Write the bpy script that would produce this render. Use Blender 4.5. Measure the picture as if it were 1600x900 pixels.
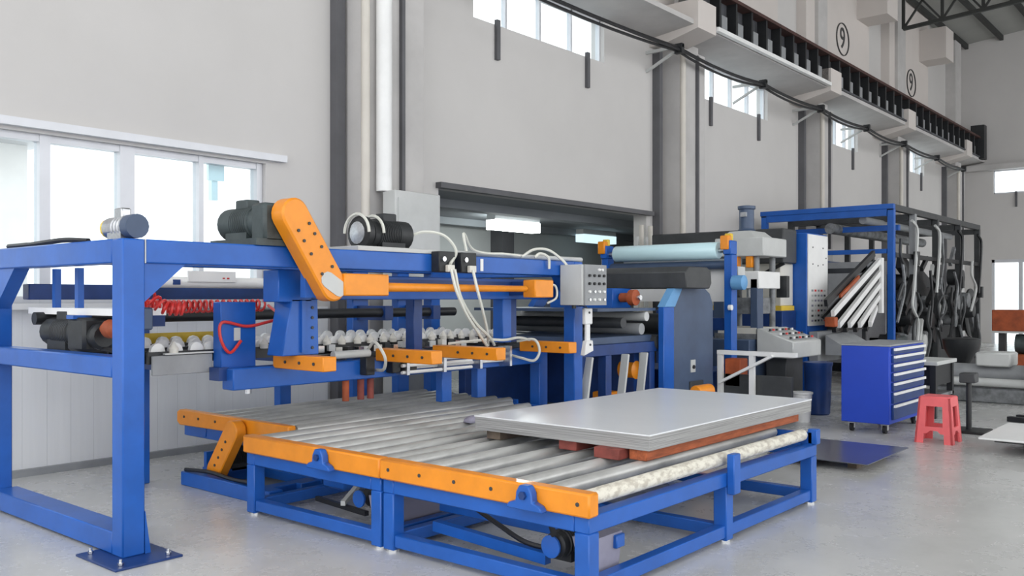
import bpy, bmesh, math, random
from mathutils import Vector, Matrix
random.seed(7)
for o in list(bpy.data.objects): bpy.data.objects.remove(o, do_unlink=True)
SC = bpy.context.scene; COL = SC.collection

# ------------------------------------------------------------------ camera
# world frame: X runs along the long left wall, Y points at that wall, Z up
AZ = math.atan(1180/1400)
cam_d = bpy.data.cameras.new('camera'); cam = bpy.data.objects.new('camera', cam_d); COL.objects.link(cam)
cam.location = (0, 0, 1.5)
cam.rotation_euler = (math.pi/2, 0, AZ - math.pi/2)
cam_d.sensor_width = 36; cam_d.lens = 36*1400/1600; cam_d.shift_y = 15/1600
cam_d.clip_start = 0.05; cam_d.clip_end = 300
SC.camera = cam
# ------------------------------------------------------------------ light
W = bpy.data.worlds.new('overcast'); SC.world = W; W.use_nodes = True
bg = W.node_tree.nodes['Background']; bg.inputs[0].default_value = (0.97, 0.985, 1.0, 1); bg.inputs[1].default_value = 1.0
SC.view_settings.view_transform = 'Standard'; SC.view_settings.look = 'None'
SC.view_settings.gamma = 1; SC.view_settings.use_curve_mapping = False
SC.view_settings.exposure = 1.28

# ------------------------------------------------------------------ materials
def mat(name, col, rough=.5, metal=0., var=.06, scale=3., bump=0., spec=.5, stretch=None, col2=None, lo=.35, hi=.65, coat=0.):
    m = bpy.data.materials.new(name); m.use_nodes = True
    nt = m.node_tree; b = nt.nodes['Principled BSDF']
    b.inputs['Roughness'].default_value = rough; b.inputs['Metallic'].default_value = metal
    b.inputs['Specular IOR Level'].default_value = spec
    b.inputs['Coat Weight'].default_value = coat
    tc = nt.nodes.new('ShaderNodeTexCoord'); mp = nt.nodes.new('ShaderNodeMapping')
    nt.links.new(tc.outputs['Object'], mp.inputs[0])
    if stretch: mp.inputs['Scale'].default_value = stretch
    n = nt.nodes.new('ShaderNodeTexNoise'); n.inputs['Scale'].default_value = scale; n.inputs['Detail'].default_value = 6
    n.inputs['Roughness'].default_value = .6
    nt.links.new(mp.outputs[0], n.inputs['Vector'])
    r = nt.nodes.new('ShaderNodeValToRGB'); r.color_ramp.elements[0].position = lo; r.color_ramp.elements[1].position = hi
    c2 = col2 if col2 else tuple(min(1, c*(1+var)) for c in col)
    c1 = col if col2 else tuple(c*(1-var) for c in col)
    r.color_ramp.elements[0].color = (*c1, 1); r.color_ramp.elements[1].color = (*c2, 1)
    nt.links.new(n.outputs['Fac'], r.inputs[0]); nt.links.new(r.outputs[0], b.inputs['Base Color'])
    if bump:
        bp = nt.nodes.new('ShaderNodeBump'); bp.inputs['Strength'].default_value = bump; bp.inputs['Distance'].default_value = .02
        nt.links.new(n.outputs['Fac'], bp.inputs['Height']); nt.links.new(bp.outputs[0], b.inputs['Normal'])
    return m
def emit(name, col, s):
    m = bpy.data.materials.new(name); m.use_nodes = True; b = m.node_tree.nodes['Principled BSDF']
    b.inputs['Base Color'].default_value = (*col, 1); b.inputs['Emission Color'].default_value = (*col, 1); b.inputs['Emission Strength'].default_value = s
    return m
def glass(name):
    m = bpy.data.materials.new(name); m.use_nodes = True; nt = m.node_tree; nt.nodes.clear()
    o = nt.nodes.new('ShaderNodeOutputMaterial'); mx = nt.nodes.new('ShaderNodeMixShader'); t = nt.nodes.new('ShaderNodeBsdfTransparent')
    g = nt.nodes.new('ShaderNodeBsdfGlossy'); g.inputs['Roughness'].default_value = .05
    t.inputs[0].default_value = (.93, .97, .98, 1); mx.inputs[0].default_value = .06
    nt.links.new(t.outputs[0], mx.inputs[1]); nt.links.new(g.outputs[0], mx.inputs[2]); nt.links.new(mx.outputs[0], o.inputs[0])
    return m
M = {}
M['blue'] = mat('blue_enamel', (.0125, .100, .42), .33, var=.10, scale=4, spec=.45)
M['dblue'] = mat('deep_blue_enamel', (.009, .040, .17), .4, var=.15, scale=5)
M['cabblue'] = mat('bright_blue_powder_coat', (.009, .052, .46), .45, var=.04)
M['slate'] = mat('slate_blue_paint', (.055, .085, .15), .45, var=.12, scale=3)
M['orange'] = mat('orange_enamel', (.80, .265, .008), .42, var=.07, scale=6, coat=.15)
M['rust'] = mat('orange_red_primer', (.33, .068, .018), .6, var=.25, scale=6)
M['brownwood'] = mat('red_painted_timber', (.34, .085, .028), .7, var=.3, scale=5, stretch=(1, 8, 8))
M['redwood'] = mat('dull_red_timber', (.22, .05, .038), .7, var=.3, scale=7)
M['oldwood'] = mat('weathered_timber', (.13, .10, .075), .8, var=.3, scale=9)
M['black'] = mat('black_metal', (.014, .015, .017), .45, var=.2, scale=8)
M['rubber'] = mat('black_rubber', (.012, .012, .013), .7, var=.2)
M['dark'] = mat('charcoal_paint', (.042, .045, .048), .5, var=.2, scale=5)
M['motor'] = mat('dark_green_grey_casting', (.045, .06, .062), .5, var=.25, scale=9)
M['bmotor'] = mat('black_casting', (.018, .02, .022), .5, var=.3, scale=9)
M['grey'] = mat('mid_grey_paint', (.28, .29, .30), .5, var=.1, scale=4)
M['lgrey'] = mat('light_grey_paint', (.52, .53, .52), .45, var=.06, scale=3)
M['steel'] = mat('brushed_steel', (.50, .51, .53), .33, 1., var=.12, scale=4, stretch=(1, 12, 12))
M['chrome'] = mat('bright_steel', (.72, .73, .74), .22, 1., var=.05)
M['sheet'] = mat('galvanised_sheet', (.84, .86, .88), .30, .25, var=.03, scale=1.2, stretch=(1, .35, 1))
M['sheetedge'] = mat('sheet_edges', (.34, .34, .335), .5, .4, var=.35, scale=2.5, stretch=(.6, .6, 90))
M['floorsheet'] = mat('blued_steel_sheet', (.30, .31, .36), .25, .85, var=.12, scale=1.5)
M['roller'] = mat('worn_steel_roller', (.44, .44, .425), .36, .35, var=.25, scale=2.2, stretch=(1, 3, 3))
M['chalk'] = mat('chipped_cream_roller', (.50, .46, .39), .65, 0., scale=15, col2=(.72, .69, .60), lo=.40, hi=.56, stretch=(1, 2, 2))
M['white'] = mat('white_paint', (.80, .80, .79), .4, var=.04)
M['ivory'] = mat('ivory_panel', (.66, .64, .58), .5, var=.05)
M['film'] = mat('pale_cyan_film', (.62, .86, .92), .25, 0., var=.06, scale=1.5, stretch=(1, .2, 1))
M['red'] = mat('red_polyurethane', (.62, .035, .03), .35, var=.1)
M['pink'] = mat('coral_pink_plastic', (.80, .135, .145), .4, var=.08)
M['yellow'] = mat('yellow_paint', (.75, .52, .05), .5, var=.1)
M['lilac'] = mat('lilac_grey_plastic', (.30, .29, .37), .5, var=.15)
M['wall'] = mat('painted_plaster', (.565, .548, .535), .85, var=.035, scale=.45, bump=.02)
M['wallwarm'] = mat('warm_painted_plaster', (.60, .555, .525), .85, var=.04, scale=.5, bump=.02)
M['dado'] = mat('white_panel_dado', (.78, .79, .80), .6, var=.03, scale=1.4, stretch=(6, 1, .35))
M['concrete'] = mat('pale_concrete', (.50, .485, .475), .85, var=.09, scale=1.1, bump=.03)
M['pipe'] = mat('dark_grey_downpipe', (.10, .10, .108), .6, var=.12, scale=2)
M['cream'] = mat('cream_pipe', (.60, .565, .51), .6, var=.04)
M['roof'] = mat('grey_roof_sheet', (.34, .345, .325), .7, var=.06, scale=.7)
M['truss'] = mat('dark_truss_steel', (.028, .03, .028), .6, var=.2)
M['girder'] = mat('dark_girder_steel', (.06, .062, .07), .6, var=.3, scale=3)
M['railred'] = mat('rusty_rail', (.055, .022, .018), .7, var=.3, scale=5)
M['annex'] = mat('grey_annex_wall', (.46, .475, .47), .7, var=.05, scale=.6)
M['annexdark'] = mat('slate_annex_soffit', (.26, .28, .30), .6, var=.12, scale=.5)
M['frame'] = mat('window_frame_aluminium', (.62, .63, .66), .4, .2, var=.04)
M['glass'] = glass('window_glass')
M['tube'] = emit('fluorescent_tube', (.93, 1, .99), 8.0)
M['reflglow'] = emit('reflected_tube_glow', (.55, .72, .78), .55)  # dim emission standing in for a bluish reflected glow in the annex
M['cable'] = mat('pale_pvc_cable', (.66, .66, .60), .5, var=.08)
M['bcable'] = mat('black_pvc_cable', (.012, .012, .014), .5, var=.1)
M['ink'] = mat('dark_ink', (.05, .05, .05), .7, var=.05)
M['grime'] = mat('grimy_machine_grey', (.10, .105, .11), .5, .2, scale=6, col2=(.24, .25, .26), lo=.35, hi=.6)
M['tan'] = mat('tan_facade', (.86, .85, .83), .8, var=.03)
M['skyblue'] = mat('sky_blue_paint', (.13, .33, .60), .5, var=.05)

def floor_mat():
    m = bpy.data.materials.new('sealed_concrete_floor'); m.use_nodes = True; nt = m.node_tree; b = nt.nodes['Principled BSDF']
    tc = nt.nodes.new('ShaderNodeTexCoord')
    n1 = nt.nodes.new('ShaderNodeTexNoise'); n1.inputs['Scale'].default_value = .5; n1.inputs['Detail'].default_value = 6; n1.inputs['Roughness'].default_value = .65
    n2 = nt.nodes.new('ShaderNodeTexNoise'); n2.inputs['Scale'].default_value = 1.7; n2.inputs['Detail'].default_value = 7; n2.inputs['Roughness'].default_value = .7
    for n in (n1, n2): nt.links.new(tc.outputs['Object'], n.inputs['Vector'])
    r1 = nt.nodes.new('ShaderNodeValToRGB'); r1.color_ramp.elements[0].position = .25; r1.color_ramp.elements[1].position = .72
    r1.color_ramp.elements[0].color = (.44, .44, .43, 1); r1.color_ramp.elements[1].color = (.66, .66, .65, 1)
    r2 = nt.nodes.new('ShaderNodeValToRGB'); r2.color_ramp.elements[0].position = .22; r2.color_ramp.elements[1].position = .78
    r2.color_ramp.elements[0].color = (.86, .86, .85, 1); r2.color_ramp.elements[1].color = (1, 1, 1, 1)
    mx = nt.nodes.new('ShaderNodeMixRGB'); mx.blend_type = 'MULTIPLY'; mx.inputs[0].default_value = .8
    nt.links.new(n1.outputs['Fac'], r1.inputs[0]); nt.links.new(n2.outputs['Fac'], r2.inputs[0])
    nt.links.new(r1.outputs[0], mx.inputs[1]); nt.links.new(r2.outputs[0], mx.inputs[2]); nt.links.new(mx.outputs[0], b.inputs['Base Color'])
    rr = nt.nodes.new('ShaderNodeMapRange'); rr.inputs[1].default_value = .2; rr.inputs[2].default_value = .8; rr.inputs[3].default_value = .20; rr.inputs[4].default_value = .34
    nt.links.new(n2.outputs['Fac'], rr.inputs[0]); nt.links.new(rr.outputs[0], b.inputs['Roughness'])
    b.inputs['Specular IOR Level'].default_value = .5
    return m
M['floor'] = floor_mat()

# ------------------------------------------------------------------ mesh helpers
class MB:
    def __init__(s): s.v = []; s.f = []
    def add(s, vs, fs):
        k = len(s.v); s.v += [Vector(p) for p in vs]; s.f += [[i+k for i in f] for f in fs]; return s
    def box(s, x0, x1, y0, y1, z0, z1):
        return s.add([(x0,y0,z0),(x1,y0,z0),(x1,y1,z0),(x0,y1,z0),(x0,y0,z1),(x1,y0,z1),(x1,y1,z1),(x0,y1,z1)],
                     [(3,2,1,0),(4,5,6,7),(0,1,5,4),(1,2,6,5),(2,3,7,6),(3,0,4,7)])
    def bar(s, p0, p1, w, h, up=(0,0,1)):                     # rectangular bar from p0 to p1
        p0, p1 = Vector(p0), Vector(p1); d = (p1-p0).normalized(); u = Vector(up)
        if abs(d.dot(u)) > .99: u = Vector((1,0,0))
        a = d.cross(u).normalized()*w/2; b = a.normalized().cross(d)*h/2
        vs = [p+q for p in (p0, p1) for q in (-a-b, a-b, a+b, -a+b)]
        return s.add(vs, [(3,2,1,0),(4,5,6,7),(0,1,5,4),(1,2,6,5),(2,3,7,6),(3,0,4,7)])
    def rev(s, p0, d, prof, n=16):                            # solid of revolution, prof = [(t, r)...]
        p0 = Vector(p0); d = Vector(d).normalized(); u = Vector((0,0,1)) if abs(d.z) < .9 else Vector((1,0,0))
        a = d.cross(u).normalized(); b = d.cross(a)
        vs = []; fs = []; m = len(prof)
        for t, r in prof:
            for i in range(n):
                q = 2*math.pi*i/n; vs.append(p0+d*t+(a*math.cos(q)+b*math.sin(q))*max(r, 1e-4))
        for j in range(m-1):
            for i in range(n):
                k = (i+1) % n; fs.append((j*n+i, j*n+k, (j+1)*n+k, (j+1)*n+i))
        fs.append(tuple(reversed(range(n)))); fs.append(tuple((m-1)*n+i for i in range(n)))
        fs = [tuple(reversed(f)) for f in fs]
        return s.add(vs, fs)
    def cyl(s, p0, p1, r, n=16, r1=None):
        L = (Vector(p1)-Vector(p0)).length
        return s.rev(p0, Vector(p1)-Vector(p0), [(0, r), (L, r if r1 is None else r1)], n)
    def tube(s, pts, r, n=6):
        pts = [Vector(p) for p in pts]; vs = []; fs = []; pa = None
        for i, p in enumerate(pts):
            d = (pts[min(i+1, len(pts)-1)]-pts[max(i-1, 0)]).normalized()
            if pa is None:
                u = Vector((0,0,1)) if abs(d.z) < .9 else Vector((1,0,0)); pa = d.cross(u).normalized()
            a = (pa-d*pa.dot(d)).normalized(); pa = a; b = d.cross(a)
            for k in range(n):
                q = 2*math.pi*k/n; vs.append(p+(a*math.cos(q)+b*math.sin(q))*r)
        for i in range(len(pts)-1):
            for k in range(n):
                j = (k+1) % n; fs.append((i*n+k, i*n+j, (i+1)*n+j, (i+1)*n+k))
        fs.append(tuple(reversed(range(n)))); fs.append(tuple((len(pts)-1)*n+k for k in range(n)))
        return s.add(vs, fs)
    def prism(s, poly, ax, a0, a1):                           # polygon extruded along ax; poly in the other two axes (cyclic order kept)
        def mk(p, a): return {'x': (a, p[0], p[1]), 'y': (p[0], a, p[1]), 'z': (p[0], p[1], a)}[ax]
        n = len(poly); vs = [mk(p, a0) for p in poly]+[mk(p, a1) for p in poly]
        fs = [tuple(range(n)), tuple(reversed(range(n, 2*n)))]+[(i, i+n, (i+1) % n+n, (i+1) % n) for i in range(n)]
        return s.add(vs, fs)
    def hexa(s, lo, hi):                                      # 4 lower + 4 upper corners
        return s.add(list(lo)+list(hi), [(3,2,1,0),(4,5,6,7),(0,1,5,4),(1,2,6,5),(2,3,7,6),(3,0,4,7)])
    def mesh(s, name, off=(0,0,0), m=None):
        me = bpy.data.meshes.new(name); o = Vector(off)
        me.from_pydata([tuple(p-o) for p in s.v], [], s.f)
        b = bmesh.new(); b.from_mesh(me); bmesh.ops.recalc_face_normals(b, faces=b.faces); b.to_mesh(me); b.free()
        me.shade_smooth(); me.set_sharp_from_angle(angle=.7)
        if m: me.materials.append(M[m])
        return me
def spline(pts, n=8):
    P = [Vector(p) for p in pts]; P = [P[0]*2-P[1]]+P+[P[-1]*2-P[-2]]; out = []
    for i in range(1, len(P)-2):
        for k in range(n):
            t = k/n; a, b, c, d = P[i-1], P[i], P[i+1], P[i+2]
            out.append(.5*((2*b)+(c-a)*t+(2*a-5*b+4*c-d)*t*t+(3*b-a-3*c+d)*t**3))
    out.append(P[-2]); return out
def coil(path, R, turns, per=10):
    P = spline(path, 24); L = len(P); out = []; N = turns*per
    for i in range(N+1):
        t = i/N*(L-1); k = min(int(t), L-2); p = P[k].lerp(P[k+1], t-k); d = (P[k+1]-P[k]).normalized()
        u = Vector((0,1,.2)); a = d.cross(u).normalized(); b = a.cross(d); q = 2*math.pi*i/per
        out.append(p+(a*math.cos(q)+b*math.sin(q))*R)
    return out
def link(name, me, loc=(0,0,0), parent=None, rot=None):
    o = bpy.data.objects.new(name, me); COL.objects.link(o); o.location = loc
    if rot: o.rotation_euler = rot
    if parent is not None: o.parent = parent
    return o
def bev(o, w, seg=1):
    if w:
        b = o.modifiers.new('bevel', 'BEVEL'); b.width = w; b.segments = seg; b.limit_method = 'ANGLE'; b.angle_limit = .6
    return o
def struct(name, mb, m, parent=None, bv=0):
    o = bev(link(name, mb.mesh(name, m=m), parent=parent), bv)
    if parent is None: o['kind'] = 'structure'
    return o
class Thing:                                                  # an Empty at the thing's base that parents its parts
    def __init__(s, name, label, cat, base, group=None):
        s.b = Vector(base); s.o = link(name, None, base); s.o.empty_display_size = .1
        s.o['label'] = label; s.o['category'] = cat
        if group: s.o['group'] = group
    def part(s, name, mb, m, parent=None, bv=0, label=None, stuff=False):
        o = bev(link(name, mb.mesh(name, s.b, m), parent=parent or s.o), bv)
        if label: o['label'] = label
        if stuff: o['kind'] = 'stuff'
        return o
    def put(s, name, me, at, parent=None, rot=None):          # shared mesh, placed at a world point
        return link(name, me, Vector(at)-s.b, parent or s.o, rot)
def single(name, mb, m, label, cat, base, bv=0, group=None):  # a thing that is one mesh
    o = bev(link(name, mb.mesh(name, base, m), base), bv); o['label'] = label; o['category'] = cat
    if group: o['group'] = group
    return o
def B(*a): return MB().box(*a)
def C(*a, **k): return MB().cyl(*a, **k)
BOLT = MB().cyl((0,0,0), (0,0,.035), .009, 8).rev((0,0,.003), (0,0,1), [(0,.017),(.014,.017)], 6).mesh('bolt', m='chrome')
SCREW = C((0,0,0), (0,0,.008), .011, n=8).mesh('screw', m='dark')

# ================================================================== SETTING
XE = 32.8; YW = 8.0
struct('floor', B(-10, 34, -12, 14, -.12, 0), 'floor')
wl = MB()
WIN = [(8.7, 11.75), (14.8, 17.8), (20.6, 23.2), (26.6, 29.0)]
def wall_y(mb, y0, y1, xs, x0, x1, z0, z1):                    # band of wall with gaps xs
    c = x0
    for a, b in sorted(xs): mb.box(c, a, y0, y1, z0, z1); c = b
    mb.box(c, x1, y0, y1, z0, z1)
wall_y(wl, YW, YW+.25, [(8.05, 13.0)], -3, XE, 0, 1.45)
wall_y(wl, YW, YW+.25, [(1.1, 5.5), (8.05, 13.0)], -3, XE, 1.45, 2.9)
wall_y(wl, YW, YW+.25, [], -3, XE, 2.9, 5.2)
wall_y(wl, YW, YW+.25, WIN, -3, XE, 5.2, 5.88)
wall_y(wl, YW, YW+.25, [], -3, XE, 5.88, 10.1)
left = struct('wall_left', wl, 'wall')
struct('trim_1', B(-3, 5.72, 7.93, 8, 2.93, 3.0), 'frame')
struct('trim_2', B(8.0, 13.1, 7.9, 8.0, 2.88, 2.95), 'pipe')
d = MB(); x = -2.9
while x < 6.2: d.box(x, x+.1985, 7.985, 8.0, .06, 1.40); x += .2
struct('dado_panels', d, 'dado', left)
struct('baseboard_left', B(-3, 6.35, 7.94, 8.0, 0, .06), 'grey')
struct('window_sill', B(1.0, 5.6, 7.86, 8.1, 1.40, 1.45), 'white', left)
# left window band
w1 = struct('window_1', MB().box(1.1, 5.5, 8.06, 8.16, 2.84, 2.9).box(1.1, 5.5, 8.06, 8.16, 1.45, 1.51), 'frame')
mull = [(1.1, .05), (1.83, .05), (2.57, .12), (3.31, .09), (4.04, .14), (4.79, .05), (5.46, .07)]
for x, w in mull: struct('mullion', B(x-w/2, x+w/2, 8.05, 8.17, 1.45, 2.9), 'frame', w1)
for i in range(6): struct('pane', B(mull[i][0]+.02, mull[i+1][0]-.02, 8.105, 8.112, 1.5, 2.85), 'glass', w1)
# high windows with their dark stays
for k, (a, b) in enumerate(WIN):
    w = struct('window_%d' % (k+2), MB().box(a, b, 8.08, 8.16, 5.2, 5.225).box(a, b, 8.08, 8.16, 5.85, 5.88), 'frame')
    n = 4
    for i in range(n+1):
        x = a+(b-a)*i/n; struct('mullion', B(x-.018, x+.018, 8.08, 8.16, 5.2, 5.88), 'frame', w)
    for i in range(n): struct('pane', B(a+(b-a)*i/n+.02, a+(b-a)*(i+1)/n-.02, 8.115, 8.122, 5.22, 5.86), 'glass', w)
    for q in (.15, .84):
        x = a+(b-a)*q; struct('window_stay', B(x-.035, x+.035, 7.95, 8.0, 4.72, 5.26), 'pipe', w)
# far wall
wf = MB()
def wall_x(mb, x0, x1, ys, y0, y1, z0, z1):
    c = y0
    for a, b in sorted(ys): mb.box(x0, x1, c, a, z0, z1); c = b
    mb.box(x0, x1, c, y1, z0, z1)
wall_x(wf, XE, XE+.25, [(3.9, 6.95)], -12, 8.25, 0, 2.75)
wall_x(wf, XE, XE+.25, [], -12, 8.25, 2.75, 4.9)
wall_x(wf, XE, XE+.25, [(3.9, 6.9)], -12, 8.25, 4.9, 5.7)
wall_x(wf, XE, XE+.25, [], -12, 8.25, 5.7, 12.2)
struct('wall_far', wf, 'wall')
w = struct('window_6', MB().box(XE+.05, XE+.12, 3.9, 6.9, 4.9, 4.95).box(XE+.05, XE+.12, 3.9, 6.9, 5.65, 5.7), 'frame')
for i in range(4):
    y = 3.9+i; struct('mullion', B(XE+.05, XE+.12, y-.03, y+.03, 4.9, 5.7), 'frame', w)
    if i < 3: struct('pane', B(XE+.08, XE+.087, y+.03, y+.97, 4.94, 5.66), 'glass', w)
struct('window_stay', B(XE-.05, XE, 6.2, 6.26, 4.45, 4.95), 'pipe', w)
dr = struct('door_1', MB().box(XE+.02, XE+.14, 3.9, 6.95, 2.65, 2.75).box(XE+.02, XE+.14, 3.9, 4.0, 0, 2.75).box(XE+.02, XE+.14, 6.87, 6.95, 0, 2.75).box(XE+.02, XE+.14, 6.05, 6.17, 0, 2.65), 'frame')
struct('pane', B(XE+.07, XE+.08, 4.0, 6.05, 0.02, 2.65), 'glass', dr); struct('pane', B(XE+.07, XE+.08, 6.17, 6.87, 0.02, 2.65), 'glass', dr)
struct('trim_3', B(XE-.3, XE, -12, 8, 5.68, 5.86), 'concrete')
# roof with purlins and trusses; unseen gaps added to brighten the floor
def zr(y): return 9.95+.1*(8-y) if y > -2 else 9.95+1.0-.1*(-2-y)
cl = MB()
strips = [(-10, -8), (-8, -6), (-6, -4), (-4, -2), (-2, 0), (0, 2), (2, 4), (4, 8.25)]
ADDED_GAPS = {(-6, -4), (0, 2)}
for a, b in strips:
    segs = [(-3, 34)] if (a, b) not in ADDED_GAPS else [(-3, 0), (4, 8), (12, 16), (20, 34)]
    for x0, x1 in segs:
        cl.hexa([(x0, a, zr(a)), (x1, a, zr(a)), (x1, b, zr(b)), (x0, b, zr(b))], [(x0, a, zr(a)+.12), (x1, a, zr(a)+.12), (x1, b, zr(b)+.12), (x0, b, zr(b)+.12)])
ceil = struct('ceiling', cl, 'roof')
for i in range(13):
    y = 7.7-i*1.05; struct('purlin', B(4, XE, y-.05, y+.05, zr(y)-.16, zr(y)-.005), 'truss', ceil)
for xt in (18.2, 24.6):
    t = MB(); zb = lambda y: 8.55+.06*(7.3-y); ys = [7.3-i*.95 for i in range(11)]
    for a, b in zip(ys[:-1], ys[1:]):
        t.bar((xt, a, zb(a)), (xt, b, zb(b)), .09, .09); t.bar((xt, a, zr(a)-.22), (xt, b, zr(b)-.22), .09, .09)
        t.bar((xt, a, zb(a)), (xt, b, zr(b)-.22), .05, .05); t.bar((xt, b, zb(b)), (xt, a, zr(a)-.22), .05, .05)
    for a in ys: t.bar((xt, a, zb(a)), (xt, a, zr(a)-.2), .07, .07)
    struct('roof_truss', t, 'truss', ceil)
# columns, downpipes, corbels, ledge, upper piers
COLX = [(6.48, 7.40, 6.34), (13.5, 14.3, 13.2), (19.75, 20.4, 19.4), (25.4, 26.2, 25.05), (31.3, 32.1, 30.9)]
for i, (a, b, p) in enumerate(COLX):
    c = struct('pillar', MB().box(a, b, 7.6, 8, 0, 5.75).box(a+.05, b-.05, 7.7, 8, 5.75, 9.9), 'concrete')
    struct('downpipe', B(p, p+.10, 7.86, 8.0, 0, 5.7), 'pipe', c)
    struct('conduit', B(a+.58*(b-a), a+.58*(b-a)+.05, 7.55, 7.6, 2.6, 5.7), 'pipe', c)
    if i == 0: struct('drain_pipe', C((a+.22, 7.505, 2.68), (a+.22, 7.505, 5.72), .09, n=14), 'white', c)
    struct('corner_pipe', C((a+.03, 7.60, 0), (a+.03, 7.60, 5.72), .05, n=10), 'cream', c)
struct('beam_ledge', MB().prism([(8, 5.885), (7.9, 5.885), (7.16, 5.97), (7.16, 6.05), (8, 6.05)], 'x', 4.5, XE), 'concrete')
for a in (7.0, 13.1, 18.9, 24.3, 30.2):
    c = struct('corbel', MB().prism([(8, 5.74), (7.75, 5.74), (7.08, 5.9), (7.08, 6.38), (8, 6.38)], 'x', a, a+.62), 'wallwarm')
for k, (a, b) in enumerate([(12.2, 17.8), (19.3, 23.4), (25.0, 28.6)]):
    u = struct('upper_pier', B(a, b, 7.78, 8, 5.9, 9.9), 'wallwarm')
    struct('bearing_block', B(b-.9, b-.1, 7.05, 8, 8.4, 9.3), 'wallwarm', u)
    if k:
        xc, zc = (21.5, 7.68) if k == 1 else (26.9, 7.62)
        ring = MB(); n = 32
        for i in range(n):
            q0, q1 = 2*math.pi*i/n, 2*math.pi*(i+1)/n
            f = lambda q: (xc+.40*math.cos(q), 7.775, zc+.40*math.sin(q)*(.95))
            ring.bar(f(q0), f(q1), .02, .045, (0,1,0))
        struct('number_ring', ring, 'ink', u)
        fc = bpy.data.curves.new('axis_number', 'FONT'); fc.body = '9'; fc.size = .72; fc.extrude = .006; fc.align_x = 'CENTER'; fc.align_y = 'CENTER'
        fo = link('axis_number', fc, (xc, 7.772, zc), None, (math.pi/2, 0, 0))
        bpy.context.view_layer.update()
        me = bpy.data.meshes.new_from_object(fo.evaluated_get(bpy.context.evaluated_depsgraph_get())); bpy.data.objects.remove(fo, do_unlink=True)
        me.materials.clear(); me.materials.append(M['ink']); link('axis_number', me, (xc, 7.772, zc), u, (math.pi/2, 0, 0))
# annex room behind the wide opening
struct('wall_annex', MB().box(7.95, 18.5, 11.5, 11.7, 0, 2.95).box(7.95, 8.05, 8.25, 11.7, 0, 2.95).box(18.3, 18.5, 8.25, 11.7, 0, 2.95), 'annex')
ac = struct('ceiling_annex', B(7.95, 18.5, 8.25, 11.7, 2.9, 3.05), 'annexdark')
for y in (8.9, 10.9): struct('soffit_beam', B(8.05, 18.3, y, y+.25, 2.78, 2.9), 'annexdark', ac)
for xx in (10.5, 13.0): struct('annex_pillar', B(xx, xx+.35, 11.2, 11.5, 0, 2.9), 'pipe', ac)
for k, (x, y, lab) in enumerate([(11.2, 9.9, 'bright fluorescent batten hanging in the annex behind the wide opening, nearer its left jamb'), (14.9, 10.75, 'faintly glowing batten added for a dim reflection in the annex, beyond the first bright batten')]):
    t = Thing('fluorescent_lamp', lab, 'lamp', (x, y, 2.9), 'annex battens')
    t.part('housing', B(x, x+1.2, y-.09, y+.09, 2.80, 2.90), 'white'); t.part('diffuser', B(x, x+1.2, y-.10, y+.10, 2.64, 2.80), 'tube' if k == 0 else 'reflglow')
of = struct('outdoor_facade', B(-2, 5.9, 15, 15.2, 0, 3.9), 'tan'); struct('eaves', B(-2, 6.1, 14.6, 15.4, 3.9, 4.0), 'grey', of)
aw = Thing('awning_bracket', 'pale blue bracket hanging outside the glazed window band', 'bracket', (5.08, 8.35, 2.9))
aw.part('plate', B(4.99, 5.17, 8.25, 8.29, 2.70, 2.92), 'film'); aw.part('drop_arm', B(5.05, 5.12, 8.29, 8.36, 2.50, 2.90), 'film')

# crane runway girder along the left wall
g = Thing('crane_girder', 'dark steel crane runway girder on white corbels along the left wall', 'girder', (20, 7.3, 6.05))
g.part('lower_flange', B(13.2, 32.3, 7.12, 7.42, 6.05, 6.09), 'girder'); g.part('upper_flange', B(13.2, 32.3, 7.1, 7.44, 6.66, 6.72), 'railred')
g.part('web', B(13.2, 32.3, 7.31, 7.34, 6.09, 6.66), 'girder')
g.part('edge_strip', B(13.75, 18.85, 7.04, 7.12, 5.98, 6.05), 'white')
g.part('rail', B(13.2, 32.3, 7.24, 7.31, 6.72, 6.82), 'railred')
sm = MB().box(-.03, .03, 7.13, 7.31, 6.09, 6.66).mesh('stiffener', (0, 7.3, 6.05), 'black'); gp = MB().box(-.10, .10, 7.20, 7.31, 6.12, 6.38).mesh('filler_plate', (0, 7.3, 6.05), 'grey')
x = 13.35
while x < 32.2:
    g.put('stiffener', sm, (x, 7.3, 6.05)); g.put('filler_plate', gp, (x+.3, 7.3, 6.05)); x += .62
g.part('end_stop', B(32.0, 32.35, 7.0, 7.4, 6.0, 7.1), 'black')
# service cables strung along the wall under the ledge, on struts
cb = Thing('cable_run', 'sagging bundle of dark service cables strung along the wall past the high windows', 'cables', (18, 7.5, 5.5))
SUP = [4.6, 7.75, 13.0, 16.2, 19.1, 22.0, 24.9, 28.0, 31.0]
for k in range(3):
    pts = []
    for i in range(len(SUP)-1):
        a, b = SUP[i], SUP[i+1]
        for j in range(8):
            t = j/8; pts.append((a+(b-a)*t, 7.34+.03*k, 5.55+.05*(k % 2)-.06*4*t*(1-t)*(.6+.35*k)*(1+.15*(i % 3))))
    pts.append((SUP[-1], 7.34+.03*k, 5.55)); cb.part('cable', MB().tube(pts, .022, 6), 'bcable')
for a in SUP[1:]:
    s_ = cb.part('strut', MB().bar((a, 8.0, 5.30), (a+.05, 7.36, 5.62), .04, .04).bar((a, 8.0, 5.62), (a, 7.30, 5.62), .05, .05), 'lgrey')
    cb.part('insulator', B(a-.04, a+.04, 7.30, 7.44, 5.50, 5.66), 'black', s_)
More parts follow.
